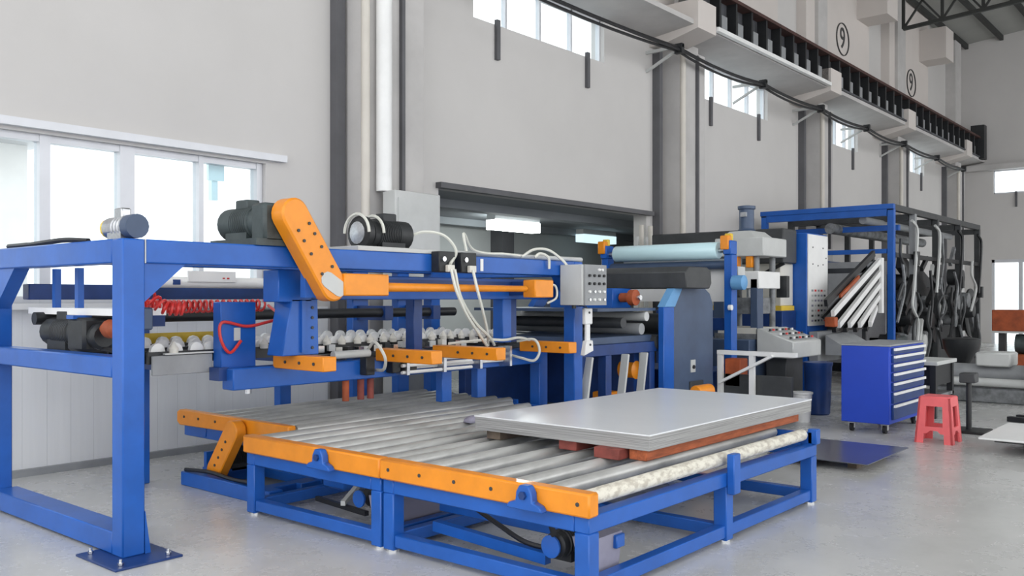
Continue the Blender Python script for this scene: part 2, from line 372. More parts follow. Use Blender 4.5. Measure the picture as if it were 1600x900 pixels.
# electrical riser cabinet at the first pillar
ec = Thing('riser_cabinet', 'tall pale grey cabinet standing against the pillar left of the wide opening', 'cabinet', (7.0, 7.44, 0))
ec.part('body', B(6.66, 7.36, 7.28, 7.49, 0, 2.68), 'lgrey', bv=.01); ec.part('door', B(6.70, 7.32, 7.265, 7.28, .1, 2.6), 'lgrey')
for i in range(4):
    single('riser_pipe', C((12.55+.14*i, 7.9, 0), (12.55+.14*i, 7.9, 2.5+.2*(i % 2)), .04, n=10), 'cream' if i % 2 else 'lgrey', '%s pipe, %s out from the right jamb of the wide opening' % ('taller cream upright' if i % 2 else 'shorter grey upright', ['fourth', 'third', 'second', 'first'][i]), 'pipe', (12.55+.14*i, 7.9, 0), group='pipes at the opening jamb')

# ================================================================== shared sub-assemblies
def motor(th, name, c, ax, L, r, m='motor', parent=None, fins=10):
    """finned motor body with end bell, fan cowl, terminal box and feet, centre c, axis ax ('x' or 'y')"""
    d = Vector((1,0,0)) if ax == 'x' else Vector((0,1,0)); p = Vector(c)-d*L/2
    prof = [(0, r*.55), (.05*L, r*.9), (.16*L, r*.92)]
    for i in range(fins):
        t = .18+.5*i/fins; prof += [(t*L, r*.9), (t*L+.01*L, r), (t*L+.028*L, r), (t*L+.038*L, r*.9)]
    prof += [(.72*L, r*.96), (.95*L, r*.97), (L, r*.7)]
    o = th.part(name, MB().rev(p, d, prof, 18), m, parent)
    s = Vector((d.y, d.x, 0))
    if parent is None:
        q = Vector(c)+Vector((0,0,r*.95)); e = d*L*.16+s*r*.45
        th.part('terminal_box', B(q.x-abs(e.x), q.x+abs(e.x), q.y-abs(e.y), q.y+abs(e.y), q.z-.04, q.z+.05), m, o, bv=.008)
        q = Vector(c)-Vector((0,0,r)); e = d*L*.28+s*r*.8
        th.part('mounting_foot', B(q.x-abs(e.x), q.x+abs(e.x), q.y-abs(e.y), q.y+abs(e.y), q.z-.02, q.z+.05), m, o)
    return o
def coiltube(pts, r): return MB().tube(pts, r, 5)

# ================================================================== STACKER GANTRY
G = Thing('stacker_gantry', 'large blue welded sheet stacker gantry with orange drive covers spanning the roller tables', 'gantry', (4.65, 6.0, 0))
A0, A1 = 4.98, 5.11
for (x, y, nm) in [(2.47, A0, 1), (2.47, 6.88, 0), (6.82, A0, 1), (6.82, 6.88, 0)]:
    G.part('post', B(x, x+.135, y, y+.13, 0.012, 1.84), 'blue', bv=.008)
for x, w in ((3.45, .2), (4.9, .12), (5.75, .2), (6.35, .16)): G.part('rear_post', B(x, x+w, 6.9, 7.0, 0.0, 1.76), 'blue', bv=.006)
fl = MB().hexa([(2.605, A0, .01), (2.64, A0, .01), (2.64, A1, .01), (2.605, A1, .01)], [(2.604, A0, .26), (2.606, A0, .26), (2.606, A1, .26), (2.604, A1, .26)])
G.part('post_foot_flare', fl, 'blue')
fp = G.part('foot_plate', B(2.34, 2.74, 4.80, 5.28, 0, .014), 'dblue', bv=.003)
for x, y in ((2.40, 4.86), (2.40, 5.22), (2.68, 4.86), (2.68, 5.22)): G.put('bolt', BOLT, (x, y, .014), fp)
G.part('top_beam', B(2.605, 6.82, A0, A1, 1.70, 1.84), 'blue', bv=.008)
G.part('rear_top_beam', B(2.605, 6.82, 6.88, 7.01, 1.755, 1.84), 'blue', bv=.008)
G.part('end_beam', B(2.47, 2.605, A1, 6.88, 1.70, 1.84), 'blue', bv=.008)
G.part('end_beam', B(6.82, 6.955, A1, 6.88, 1.70, 1.84), 'blue', bv=.008)
G.part('end_rail', B(2.47, 2.605, A1, 6.88, 1.035, 1.155), 'blue', bv=.008)
G.part('base_rail', B(2.47, 2.64, A1, 6.88, .015, .145), 'blue', bv=.008)
G.part('gusset', MB().prism([(2.605, 1.70), (2.87, 1.70), (2.605, 1.47)], 'y', A0+.02, A1-.02), 'blue')
G.part('gusset', MB().prism([(6.88, 1.70), (6.55, 1.70), (6.88, 1.42)], 'x', 2.49, 2.59), 'blue')
G.part('gusset', MB().prism([(6.82, 1.70), (6.60, 1.70), (6.82, 1.47)], 'y', A0+.02, A1-.02), 'blue')
G.part('weld_bead', MB().bar((2.605, A0-.002, 1.70), (2.605, A0-.002, 1.84), .006, .006), 'lgrey')
G.part('guide_beam', B(3.9, 6.82, 5.16, 5.28, 1.485, 1.665), 'blue', bv=.006)
G.part('guide_rail', B(4.0, 6.7, 5.135, 5.16, 1.60, 1.64), 'dblue')
G.part('rear_guide_beam', B(2.7, 6.82, 6.84, 6.95, 1.485, 1.60), 'dblue', bv=.006)
G.part('hanger_panel', B(3.62, 3.90, 5.12, 5.30, 1.47, 1.69), 'blue', bv=.006)
G.part('drive_shaft', C((2.62, 6.55, 1.355), (6.82, 6.55, 1.355), .045, n=14), 'black')
for x in (3.5, 5.85, 6.5): G.part('shaft_bracket', B(x-.05, x+.05, 6.48, 6.9, 1.28, 1.42), 'dblue')
G.part('white_roller', MB().rev((3.45, 6.5, 1.62), (1,0,0), [(0, .01), (.08, .045), (1.45, .045), (1.47, .02)], 14), 'white')
lp = G.part('label_plate', B(3.72, 4.14, 6.44, 6.455, 1.625, 1.71), 'white')
for x in (4.02, 4.06): G.part('red_mark', B(x, x+.02, 6.436, 6.44, 1.65, 1.66), 'red', lp)
for x in (3.6, 4.7): G.part('roller_hanger', B(x, x+.06, 6.45, 6.92, 1.60, 1.64), 'dblue')
# braces between the rear posts seen through the end frame
for y in (6.1, 6.45): G.part('end_strut', B(2.72, 2.76, y, y+.05, 1.40, 1.70), 'blue')
G.part('end_shelf', B(2.68, 3.02, 5.5, 6.8, 1.385, 1.43), 'white')
G.part('shelf_bracket', B(2.60, 2.72, 5.9, 6.0, 1.36, 1.385), 'blue')
G.part('splice_mark', B(5.50, 5.535, A0-.004, A0, 1.72, 1.82), 'white')
# drive motor inside the end frame
mo = motor(G, 'lift_motor', (2.72, 6.25, 1.265), 'y', .50, .10, 'bmotor')
G.part('gearbox', MB().box(2.61, 2.83, 5.78, 6.02, 1.15, 1.37).cyl((2.72, 5.72, 1.25), (2.72, 5.80, 1.25), .09, 14), 'bmotor', mo, bv=.02)
G.part('coupling', MB().rev((2.72, 5.54, 1.30), (0,1,0), [(0, .03), (.03, .062), (.11, .062), (.14, .04), (.18, .035)], 14), 'rust', mo)
G.part('motor_cable', MB().tube(spline([(2.72, 5.75, 1.17), (2.74, 5.5, 1.17), (2.74, 5.38, 1.30), (2.72, 5.33, 1.44)]), .016), 'bcable', mo)
G.part('blue_pulley_block', B(2.70, 2.80, 5.25, 5.42, 1.30, 1.44), 'slate', bv=.01)
# small motor on the corner and black loom on the end beam
sm_ = motor(G, 'corner_motor', (2.60, 5.24, 1.92), 'y', .30, .068, 'steel', fins=4)
G.part('motor_cowl', C((2.60, 5.06, 1.92), (2.60, 5.14, 1.92), .072, n=16), 'slate', sm_)
G.part('yellow_cap', C((2.60, 5.36, 1.92), (2.60, 5.41, 1.92), .06, n=14), 'yellow', sm_)
G.part('cable_loom', MB().tube(spline([(2.55, 6.8, 1.86), (2.53, 6.3, 1.858), (2.54, 5.9, 1.868), (2.56, 5.6, 1.853)]), .018), 'bcable')
# orange chain cover, gearmotor and screw cover on the front beam
def pill(p, q, r, n=10):
    p, q = Vector(p), Vector(q); d = (q-p).normalized(); a = math.atan2(d.y, d.x); out = []
    for i in range(n+1): t = a+math.pi/2+math.pi*i/n; out.append((p.x+r*math.cos(t), p.y+r*math.sin(t)))
    for i in range(n+1): t = a-math.pi/2+math.pi*i/n; out.append((q.x+r*math.cos(t), q.y+r*math.sin(t)))
    return out
cc = G.part('chain_cover', MB().prism(pill((3.545, 2.045), (3.86, 1.58), .105), 'y', 4.82, 4.955), 'orange', bv=.012)
G.part('worn_patch', MB().prism(pill((3.80, 1.62), (3.90, 1.56), .055, 5), 'y', 4.815, 4.822), 'lgrey', cc)
for t in (.18, .32, .5, .78):
    for s in (-.04, .045): G.put('screw', SCREW, (3.545+.315*t+s, 4.82, 2.045-.465*t+s*.6), cc, (math.pi/2, 0, 0))
gm = motor(G, 'gearmotor', (3.50, 5.30, 2.0), 'y', .44, .115, 'motor')
G.part('gear_housing', B(3.40, 3.66, 4.96, 5.12, 1.86, 2.12), 'motor', gm, bv=.02)
G.part('mount_plate', B(3.34, 3.70, 4.96, 5.5, 1.84, 1.885), 'motor', gm)
G.part('cover_bracket', B(3.70, 3.80, 4.93, 4.985, 1.50, 1.78), 'blue', cc)
G.part('drive_box', B(3.93, 4.335, 4.80, 4.98, 1.512, 1.665), 'orange', bv=.008)
G.part('screw_cover', MB().rev((4.335, 4.87, 1.575), (1,0,0), [(0, .034), (1.62, .026), (1.65, .008)], 12), 'orange')
ob_ = G.part('bearing_box', B(6.03, 6.29, 4.82, 4.96, 1.50, 1.655), 'orange', bv=.008)
G.part('bearing_bracket', B(6.08, 6.24, 4.96, 5.17, 1.52, 1.64), 'dblue', ob_)
G.part('box_cable', MB().tube(spline([(6.29, 4.88, 1.62), (6.37, 4.86, 1.6), (6.38, 4.86, 1.5), (6.30, 4.9, 1.45)]), .01), 'cable', ob_)
# finned blower with white hoses on the front beam
G.part('blower_plate', B(4.2, 5.0, A0, 5.4, 1.84, 1.875), 'lgrey', bv=.004)
bl = motor(G, 'blower_motor', (4.66, 5.20, 1.985), 'x', .42, .115, 'bmotor', fins=12)
G.part('blower_ring', MB().rev((4.38, 5.20, 1.985), (1,0,0), [(0, .095), (.01, .128), (.06, .128), (.07, .11)], 20), 'black', bl)
G.part('fan_grille', MB().rev((4.36, 5.20, 1.985), (1,0,0), [(0, .03), (.012, .085), (.02, .085)], 16), 'steel', bl)
arc = lambda x, r: [(x, 5.20+r*math.cos(t), max(1.985+r*math.sin(t), 1.88)) for t in [math.pi*i/12 for i in range(13)]]
for x, r in ((4.37, .14), (4.52, .135)): G.part('hose_loop', MB().tube(arc(x, r), .012), 'cable', bl)
# valve blocks on the front beam
for x in (5.03, 5.28):
    v = G.part('valve_block', B(x-.10, x+.08, A0-.09, A0, 1.70, 1.86), 'bmotor', bv=.006)
    G.part('connector', B(x-.035, x+.04, A0-.125, A0-.09, 1.70, 1.755), 'ivory', v, bv=.004)
    G.part('hose_fitting', C((x-.06, A0-.11, 1.80), (x-.06, A0-.09, 1.80), .02, n=10), 'chrome', v)
# hanging posts, orange pads and lower lifting beam
for x0, x1 in ((3.70, 3.96),):
    G.part('hanging_post', MB().hexa([(x0-.05, 5.12, 1.1), (x1, 5.12, 1.1), (x1, 5.30, 1.1), (x0-.05, 5.30, 1.1)], [(x0+.03, 5.12, 1.49), (x1-.01, 5.12, 1.49), (x1-.01, 5.30, 1.49), (x0+.03, 5.30, 1.49)]), 'blue', bv=.006)
hp = G.part('post_rib', B(3.80, 3.83, 5.10, 5.12, 1.12, 1.48), 'blue')
for z in (1.15, 1.22, 1.29, 1.36, 1.43): G.put('screw', SCREW, (3.90, 5.12, z), hp, (math.pi/2, 0, 0))
G.part('hanging_post', B(6.02, 6.14, 5.18, 5.30, 1.10, 1.50), 'blue', bv=.006)
G.part('hanging_post', B(6.16, 6.26, 5.22, 5.30, 1.10, 1.50), 'dblue', bv=.006)
G.part('hanging_post', B(5.05, 5.15, 5.30, 5.40, 1.05, 1.50), 'dblue', bv=.006)
for x, y0, y1 in ((3.77, 4.83, 5.40), (4.71, 4.75, 5.38), (5.34, 4.66, 5.38), (6.44, 4.76, 5.34)):
    pd = G.part('orange_pad', B(x, x+.115, y0, y1, 1.0, 1.10), 'orange', bv=.006)
    for k in range(3): G.put('screw', SCREW, (x, y0+.1+.16*k, 1.05), pd, (0, -math.pi/2, 0))
G.part('lifting_beam', B(3.44, 6.82, 5.38, 5.52, .865, 1.015), 'blue', bv=.008)
G.part('beam_foot', C((3.60, 5.45, .83), (3.60, 5.45, .865), .025, n=10), 'steel')
G.part('carriage_panel', B(3.42, 3.70, 5.50, 5.60, .985, 1.47), 'blue', bv=.006)
G.part('carriage_label', B(3.52, 3.57, 5.494, 5.50, 1.20, 1.29), 'lgrey')
G.part('carriage_step', B(3.38, 3.46, 5.46, 5.58, .93, 1.02), 'dblue')
for z in (.93, .985, 1.04): G.part('guide_tube', C((4.98, 5.34, z), (6.25, 5.34, z), .014, n=8), 'white')
for z in (.93, .985): G.part('guide_tube', C((4.90, 5.28, z-.03), (5.72, 5.28, z-.03), .014, n=8), 'white')
for x in (4.93, 5.35, 5.8, 6.2): G.part('tube_clamp', B(x, x+.03, 5.25, 5.39, .88, 1.06), 'steel')
for x, m_ in ((4.47, 'rust'), (4.62, 'redwood'), (4.72, 'redwood')): G.part('stop_pin', C((x, 5.45, .70), (x, 5.45, .87), .028, n=10), m_)
for x in (4.55, 4.82, 5.0): G.part('sensor_block', B(x, x+.09, 5.30, 5.38, .90, 1.04), 'bmotor', bv=.006)
G.part('air_cylinder', C((4.25, 5.33, 1.07), (4.6, 5.33, 1.07), .03, n=12), 'lgrey')
for x in (5.5, 5.95): G.part('leg_bracket', B(x, x+.12, 5.42, 5.5, .60, .865), 'blue', bv=.005)
G.part('lower_post', B(6.82, 6.95, 5.4, 5.52, .02, 1.02), 'blue', bv=.005)

# control box on the gantry's end post, with its pendant
K = Thing('control_box', 'grey push button control box mounted at the end of the blue gantry beam', 'control box', (6.75, 4.8, 1.41))
K.part('enclosure', B(6.58, 6.94, 4.72, 4.97, 1.43, 1.80), 'lgrey', bv=.006)
pl = K.part('button_panel', B(6.60, 6.94, 4.70, 4.72, 1.43, 1.80), 'grey')
bm = {m_: C((0,0,0), (0,-.018,0), .013, n=10).mesh('push_button', m=m_) for m_ in ('black', 'white', 'chrome', 'red', 'yellow')}
for r in range(4):
    for c in range(4):
        K.put('push_button', bm[['black', 'dummy'][0] if r < 2 else ('white' if (r+c) % 3 else 'chrome')], (6.66+.077*c, 4.70, 1.70-.073*r), pl)
for i in range(2): K.put('push_button', bm['white'], (6.86+.05*i-.05, 4.70, 1.755), pl)
K.part('side_plug', C((6.94, 4.84, 1.62), (7.0, 4.84, 1.62), .025, n=10), 'black'); K.part('side_plug', C((6.94, 4.90, 1.58), (6.99, 4.90, 1.58), .022, n=10), 'chrome')
K.part('mounting_arm', B(6.72, 6.86, 4.93, 4.98, 1.50, 1.74), 'grey')
K.part('bottom_gland', C((6.62, 4.84, 1.40), (6.62, 4.84, 1.43), .02, n=10), 'black')
H = Thing('pendant_switch', 'white hanging pendant switch below the grey control box', 'switch', (6.95, 4.85, .95))
H.part('upper_case', B(6.80, 6.92, 4.84, 4.88, 1.25, 1.40), 'white', bv=.008)
H.part('strap', B(6.83, 6.89, 4.85, 4.87, 1.08, 1.25), 'white')
H.part('lower_case', MB().prism([(6.77, .96), (6.92, 1.0), (6.91, 1.10), (6.81, 1.10)], 'y', 4.83, 4.88), 'white', bv=.006)
for z in (1.36, 1.06): H.put('screw', SCREW, (6.86, 4.84 if z > 1.2 else 4.83, z), None, (math.pi/2, 0, 0))
H.part('hook', MB().tube(spline([(6.86, 4.86, 1.40), (6.86, 4.9, 1.42), (6.88, 4.98, 1.42)]), .008), 'steel')
# hoses and cables
single('coiled_hose', coiltube(coil([(3.0, 6.02, 1.44), (3.4, 6.02, 1.435), (4.10, 6.0, 1.44)], .042, 30), .010), 'red', 'red coiled air hose stretched horizontally behind the gantry gusset', 'hose', (3.5, 6, 1.44))
single('coiled_hose', coiltube(coil([(2.80, 5.62, 1.70), (2.80, 5.55, 1.58), (2.82, 5.40, 1.52), (2.90, 5.3, 1.44), (3.0, 5.25, 1.43)], .04, 14), .010), 'red', 'short red coiled hose drooping inside the end frame above the black motor', 'hose', (2.8, 5.5, 1.5))
single('red_air_line', MB().tube(spline([(4.08, 5.9, 1.44), (3.90, 5.5, 1.36), (3.74, 5.46, 1.32), (3.60, 5.47, 1.30), (3.42, 5.48, 1.33), (3.40, 5.47, 1.22), (3.47, 5.47, 1.12), (3.56, 5.47, 1.20)]), .011), 'red', 'loose red air line looping past the blue carriage panel', 'hose', (3.6, 5.5, 1.2))
HOSES = [([(4.87, 5.18, 1.98), (4.98, 5.1, 2.02), (5.10, 5.0, 1.99), (5.16, 4.93, 1.87), (5.03, 4.87, 1.76)], 'pale cable arching from the finned blower to the first valve block'),
 ([(5.02, 4.85, 1.72), (5.03, 4.80, 1.55), (5.15, 4.8, 1.36), (5.35, 4.85, 1.2), (5.55, 4.95, 1.10)], 'white hose hanging in front of the orange rod from the first valve block'),
 ([(5.27, 4.85, 1.72), (5.27, 4.80, 1.56), (5.36, 4.82, 1.38), (5.50, 4.9, 1.22), (5.62, 5.0, 1.10)], 'white hose hanging in front of the orange rod from the second valve block'),
 ([(5.06, 4.85, 1.72), (5.10, 4.82, 1.5), (5.30, 4.85, 1.3), (5.52, 4.9, 1.18), (5.70, 5.0, 1.10)], 'slack pale hose between the two hanging white hoses'),
 ([(5.28, 4.93, 1.872), (5.27, 4.95, 1.99), (5.30, 4.97, 2.01), (5.42, 5.0, 1.90), (5.6, 5.0, 1.87), (5.85, 5.02, 1.875), (6.04, 5.0, 1.865)], 'pale cable bundle lying along the top of the blue beam'),
 ([(4.62, 5.36, 1.10), (4.55, 5.2, 1.16), (4.56, 5.1, 1.05), (4.62, 5.18, .95), (4.70, 5.36, .93)], 'white air line curling around the end of the second orange pad'),
 ([(6.30, 5.25, 1.10), (6.36, 5.1, 1.12), (6.38, 5.05, 1.02), (6.34, 5.08, .93), (6.30, 5.2, .95), (6.30, 5.37, .98)], 'white air line looping down beside the last orange pad'),
 ([(5.45, 5.3, 1.11), (5.7, 5.1, 1.14), (5.95, 5.1, 1.13), (6.2, 5.15, 1.14), (6.42, 5.2, 1.11)], 'white air line lying between the two orange pads nearest the control box'),
 ([(6.1, 5.03, 1.858), (6.25, 5.01, 1.93), (6.42, 4.98, 1.93), (6.55, 4.93, 1.85), (6.6, 4.9, 1.79)], 'pale cable arching into the top of the grey control box'),
 ([(6.24, 4.995, 1.858), (6.3, 4.98, 1.895), (6.38, 4.95, 1.86), (6.40, 4.955, 1.76)], 'short pale cable looping onto the blue socket beside the control box')]
for pts, lab in HOSES: single('hose', MB().tube(spline(pts), .0125, 6), 'cable', lab, 'hose', pts[0])
single('conduit_pipe', C((5.3, 5.07, 1.865), (7.05, 5.07, 1.865), .022, n=10), 'lgrey', 'straight grey conduit lying along the blue beam behind the cables', 'conduit', (6, 5.07, 1.85))

# wheel conveyor hung under the gantry
V = Thing('wheel_conveyor', 'rows of small white wheels on black rails under the blue gantry', 'conveyor', (4.8, 6.2, 1.0))
whl = MB().rev((0, -.018, 0), (0,1,0), [(0, .016), (.004, .05), (.036, .05), (.04, .016)], 12).mesh('wheel', m='white')
for y in (5.66, 6.12, 6.62):
    V.part('rail', B(2.95, 6.72, y-.05, y-.03, 1.06, 1.14), 'black'); V.part('rail', B(2.95, 6.72, y+.03, y+.05, 1.06, 1.14), 'black')
    x = 3.05
    while x < 6.7: V.put('wheel', whl, (x+random.uniform(-.02, .02), y, 1.145)); x += .135
for x in (3.0, 4.0, 5.0, 6.0, 6.6): V.part('cross_bar', B(x, x+.05, 5.60, 6.9, 1.02, 1.06), 'dblue')
V.part('side_plate', B(2.97, 3.41, 5.585, 5.605, .985, 1.115), 'grey', bv=.004)
V.part('edge_trim', B(3.05, 3.41, 5.57, 5.60, 1.12, 1.13), 'lgrey')
cap = MB().rev((0,0,0), (0,0,1), [(0, .03), (.03, .034), (.05, .02), (.075, .006)], 10).mesh('nozzle', m='ivory')
for i in [q for q in range(24) if q not in (1, 2, 3, 4)]: V.put('nozzle', cap, (3.15+.14*i+random.uniform(-.03, .03), 5.60, 1.13))
fit = [B(-.03, .03, -.025, .025, 0, .05).mesh('fitting', m=m_) for m_ in ('ivory', 'bmotor', 'chrome', 'lgrey')]
for i in range(26): V.put('fitting', fit[i % 4], (4.1+.095*i+random.uniform(-.03, .03), 5.54+random.uniform(-.02, .02), 1.06+random.uniform(0, .03)), None, (0, 0, random.uniform(0, 1.5)))
V.part('manifold', B(4.0, 6.7, 5.50, 5.58, 1.02, 1.06), 'bmotor')
V.part('yellow_guard', B(3.5, 4.4, 6.70, 6.72, 1.10, 1.22), 'yellow')

# ================================================================== ROLLER TABLES
def roller_mesh(L, r, m): return MB().rev((0,0,0), (1,0,0), [(-.04, .014), (0, .014), (.001, r*.93), (.012, r), (L-.012, r), (L-.001, r*.93), (L, .014), (L+.04, .014)], 16).mesh('roller', m=m)
def pillow(th, x, y, z, parent=None):                        # pillow block bearing facing -X
    o = th.part('pillow_block', MB().prism([(y-.12, z), (y+.12, z), (y+.10, z+.03), (y+.055, z+.045), (y+.05, z+.09), (y+.028, z+.125), (y-.028, z+.125), (y-.05, z+.09), (y-.055, z+.045), (y-.10, z+.03)], 'x', x-.05, x), 'blue', bv=.006)
    th.part('bearing_nut', C((x-.065, y, z+.075), (x-.05, y, z+.075), .022, n=6), 'dblue', o)
def table(name, label, x0, x1, y0, y1, n, mats, legs_x, pb_y, holes, rail=True):
    t = Thing(name, label, 'roller table', ((x0+x1)/2, (y0+y1)/2, 0), 'blue roller tables')
    w = .09
    for x in legs_x:
        for y in (y0, y1-w):
            lg = t.part('leg', B(x, x+w, y, y+w, .012, .345), 'blue', bv=.006)
            t.part('levelling_foot', MB().cyl((x+w/2, y+w/2, 0), (x+w/2, y+w/2, .014), .045, 12), 'chrome', lg)
    for y in (y0, y1-w):
        t.part('side_rail', B(x0, x1, y, y+w, .345, .43), 'blue', bv=.006); t.part('lower_rail', B(x0+w, x1-w, y+.01, y+w-.01, .03, .105), 'blue', bv=.005)
    for x in (legs_x[0], legs_x[-1]): t.part('end_rail', B(x, x+w, y0+w, y1-w, .345, .43), 'blue', bv=.006)
    for x in legs_x: t.part('lower_cross_rail', B(x+.01, x+w-.01, y0+w, y1-w, .03, .105), 'blue', bv=.005)
    L = x1-x0-.16; ms = {}
    for i in range(n):
        y = y0+.075+(y1-y0-.11)*i/(n-1) if n > 1 else y0
        m = mats[min(i, len(mats)-1)]
        if m not in ms: ms[m] = roller_mesh(L, .042, m)
        t.put('roller', ms[m], (x0+.08, y, .498))
    t.part('bearing_strip', B(x1-.05, x1-.02, y0+.02, y1-.02, .43, .515), 'blue')
    if rail:
        rl = t.part('orange_rail', B(x0-.04, x0+.045, y0-.03, y1-.012, .432, .552), 'orange', bv=.01)
        for y in holes: t.put('screw', SCREW, (x0-.036, y, .495), rl, (0, -math.pi/2, 0))
        if pb_y: pillow(t, x0-.04, pb_y, .43)
    return t
TA = table('roller_table', 'blue roller table carrying the stack of steel sheets, with chipped cream outer roller', 3.57, 6.45, 2.52, 4.01, 7, ['chalk', 'roller'], (3.57, 5.02, 6.36), 2.86, (3.92, 3.66, 3.39, 3.12, 2.56))
TA.part('corner_block', B(5.02, 5.11, 2.47, 2.52, .30, .545), 'blue', bv=.006)
TA.part('corner_plate', B(6.40, 6.47, 2.50, 2.57, .43, .54), 'blue', bv=.006)
TA.part('inner_beam', B(3.95, 4.03, 2.61, 3.92, .18, .25), 'blue', bv=.005)
mt = motor(TA, 'drive_motor', (3.90, 2.86, .20), 'x', .34, .075, 'bmotor')
TA.part('sprocket', MB().rev((3.70, 2.86, .20), (1,0,0), [(0, .02), (.002, .06), (.014, .06), (.016, .035), (.04, .035)], 18), 'blue', mt)
TA.part('drive_chain', MB().bar((3.71, 2.84, .26), (3.65, 2.85, .43), .012, .03), 'black', mt)
TA.part('drip_tray', MB().hexa([(3.80, 2.64, .0), (4.0, 2.64, .0), (4.0, 2.72, .0), (3.80, 2.72, .0)], [(3.76, 2.63, .26), (4.03, 2.63, .26), (4.03, 2.76, .26), (3.76, 2.76, .26)]), 'lilac')
TA.part('motor_cable', MB().tube(spline([(3.85, 2.9, .14), (3.8, 3.1, .16), (3.85, 3.35, .21), (3.9, 3.6, .27), (3.95, 3.75, .29), (4.1, 3.9, .24)]), .014), 'bcable')
TA.part('chain_guard_bar', MB().bar((3.80, 2.95, .10), (3.80, 3.80, .14), .05, .06), 'blue')
TB = table('roller_table', 'blue roller table between the sheet-carrying table and the gantry, with an orange end rail', 3.57, 6.45, 4.03, 5.42, 7, ['roller'], (3.57, 5.02, 6.36), 4.52, ())
mt = motor(TB, 'drive_motor', (3.98, 4.45, .21), 'x', .3, .07, 'bmotor')
TB.part('sprocket', MB().rev((3.75, 4.45, .21), (1,0,0), [(0, .02), (.002, .055), (.014, .055), (.016, .03), (.04, .03)], 18), 'blue', mt)
TB.part('gear_reducer', B(4.05, 4.3, 4.95, 5.2, .14, .32), 'blue', bv=.015)
TB.part('tie_rod', MB().bar((3.75, 4.6, .16), (4.6, 5.2, .26), .03, .03), 'lgrey')
TB.part('tie_rod', MB().bar((3.78, 4.4, .12), (3.85, 5.0, .12), .03, .03), 'black')
TB.part('drip_tray', MB().hexa([(3.8, 4.15, .02), (4.2, 4.15, .02), (4.2, 4.35, .02), (3.8, 4.35, .02)], [(3.78, 4.13, .24), (4.22, 4.13, .24), (4.22, 4.38, .24), (3.78, 4.38, .24)]), 'lilac')
# third table under the gantry, set back, with its sloping chain cover
TC = table('roller_table', 'blue roller table under the gantry with a sloping orange chain cover at its end', 4.03, 6.70, 5.53, 6.80, 7, ['roller'], (4.3, 6.58), None, (), rail=False)
rl = TC.part('orange_rail', MB().prism([(5.48, .45), (7.0, .43), (7.04, .455), (7.04, .54), (7.0, .56), (5.48, .555)], 'x', 3.96, 4.03), 'orange', bv=.008)
for y in (6.92, 6.70, 6.45): TC.put('screw', SCREW, (3.962, y, .505), rl, (0, -math.pi/2, 0))
TC.part('rail_plug', C((3.99, 5.45, .50), (3.99, 5.48, .50), .022, n=10), 'dblue', rl)
TC.part('end_girder', B(4.04, 4.14, 5.53, 7.06, .33, .43), 'blue', bv=.006)
cc = TC.part('chain_cover', MB().prism(pill((6.08, .47), (6.33, .14), .085), 'x', 3.86, 3.95), 'orange', bv=.008)
for t in (.25, .45, .65, .85): TC.put('screw', SCREW, (3.862, 6.08+.25*t, .47-.33*t), cc, (0, -math.pi/2, 0))
TC.part('base_girder', B(3.78, 3.90, 5.46, 6.66, .0, .11), 'blue', bv=.006)
TC.part('base_girder', B(4.45, 4.57, 5.56, 6.70, .0, .11), 'blue', bv=.006)
TC.part('base_link', B(3.90, 4.45, 6.45, 6.58, .0, .10), 'blue', bv=.006); TC.part('base_link', B(3.90, 4.45, 5.6, 5.72, .0, .10), 'blue', bv=.006)
mt = motor(TC, 'drive_motor', (4.15, 6.42, .20), 'x', .34, .075, 'bmotor')
TC.part('motor_cradle', MB().box(3.95, 4.35, 6.36, 6.62, .10, .125).box(3.95, 4.35, 6.56, 6.60, .125, .25), 'blue', mt)
TC.part('open_chain', MB().tube(spline([(3.80, 6.62, .125), (3.82, 6.3, .14), (3.83, 6.0, .12), (3.80, 5.7, .13), (3.76, 5.55, .06), (3.74, 5.48, .02)]), .016), 'black')

# ================================================================== SHEET STACK ON TIMBERS
S = Thing('steel_sheet_stack', 'thick stack of galvanised steel sheets lying on timbers on the roller table', 'sheet stack', (5.7, 3.43, .60))
S.part('sheets', B(4.50, 6.92, 2.75, 4.12, .605, .692), 'sheetedge')
S.part('top_sheet', B(4.495, 6.925, 2.745, 4.125, .692, .70), 'sheet')
for k, (y, y1, m, lab) in enumerate([(2.78, 2.90, 'brownwood', 'orange-brown timber bearer under the outer edge of the steel sheets'), (3.30, 3.44, 'redwood', 'dull red timber bearer under the middle of the steel sheets'), (3.95, 4.07, 'oldwood', 'weathered brown timber bearer under the inner edge of the steel sheets')]):
    single('timber_bearer', B(4.52+.02*k, 6.75, y, y1, .54, .605), m, lab, 'timber', (5.6, y, .54), bv=.004)
single('timber_block', B(4.44, 4.60, 2.92, 3.10, .54, .604), 'redwood', 'short dull red timber block under the near corner of the steel sheets', 'timber', (4.5, 2.95, .54), bv=.004)
single('rag', MB().hexa([(5.0, 4.62, .54), (5.14, 4.60, .54), (5.16, 4.74, .54), (5.02, 4.76, .54)], [(5.03, 4.65, .60), (5.10, 4.63, .575), (5.12, 4.71, .61), (5.05, 4.73, .57)]), 'lilac', 'crumpled pale rag lying on the rollers', 'rag', (5.08, 4.68, .54), bv=.02)

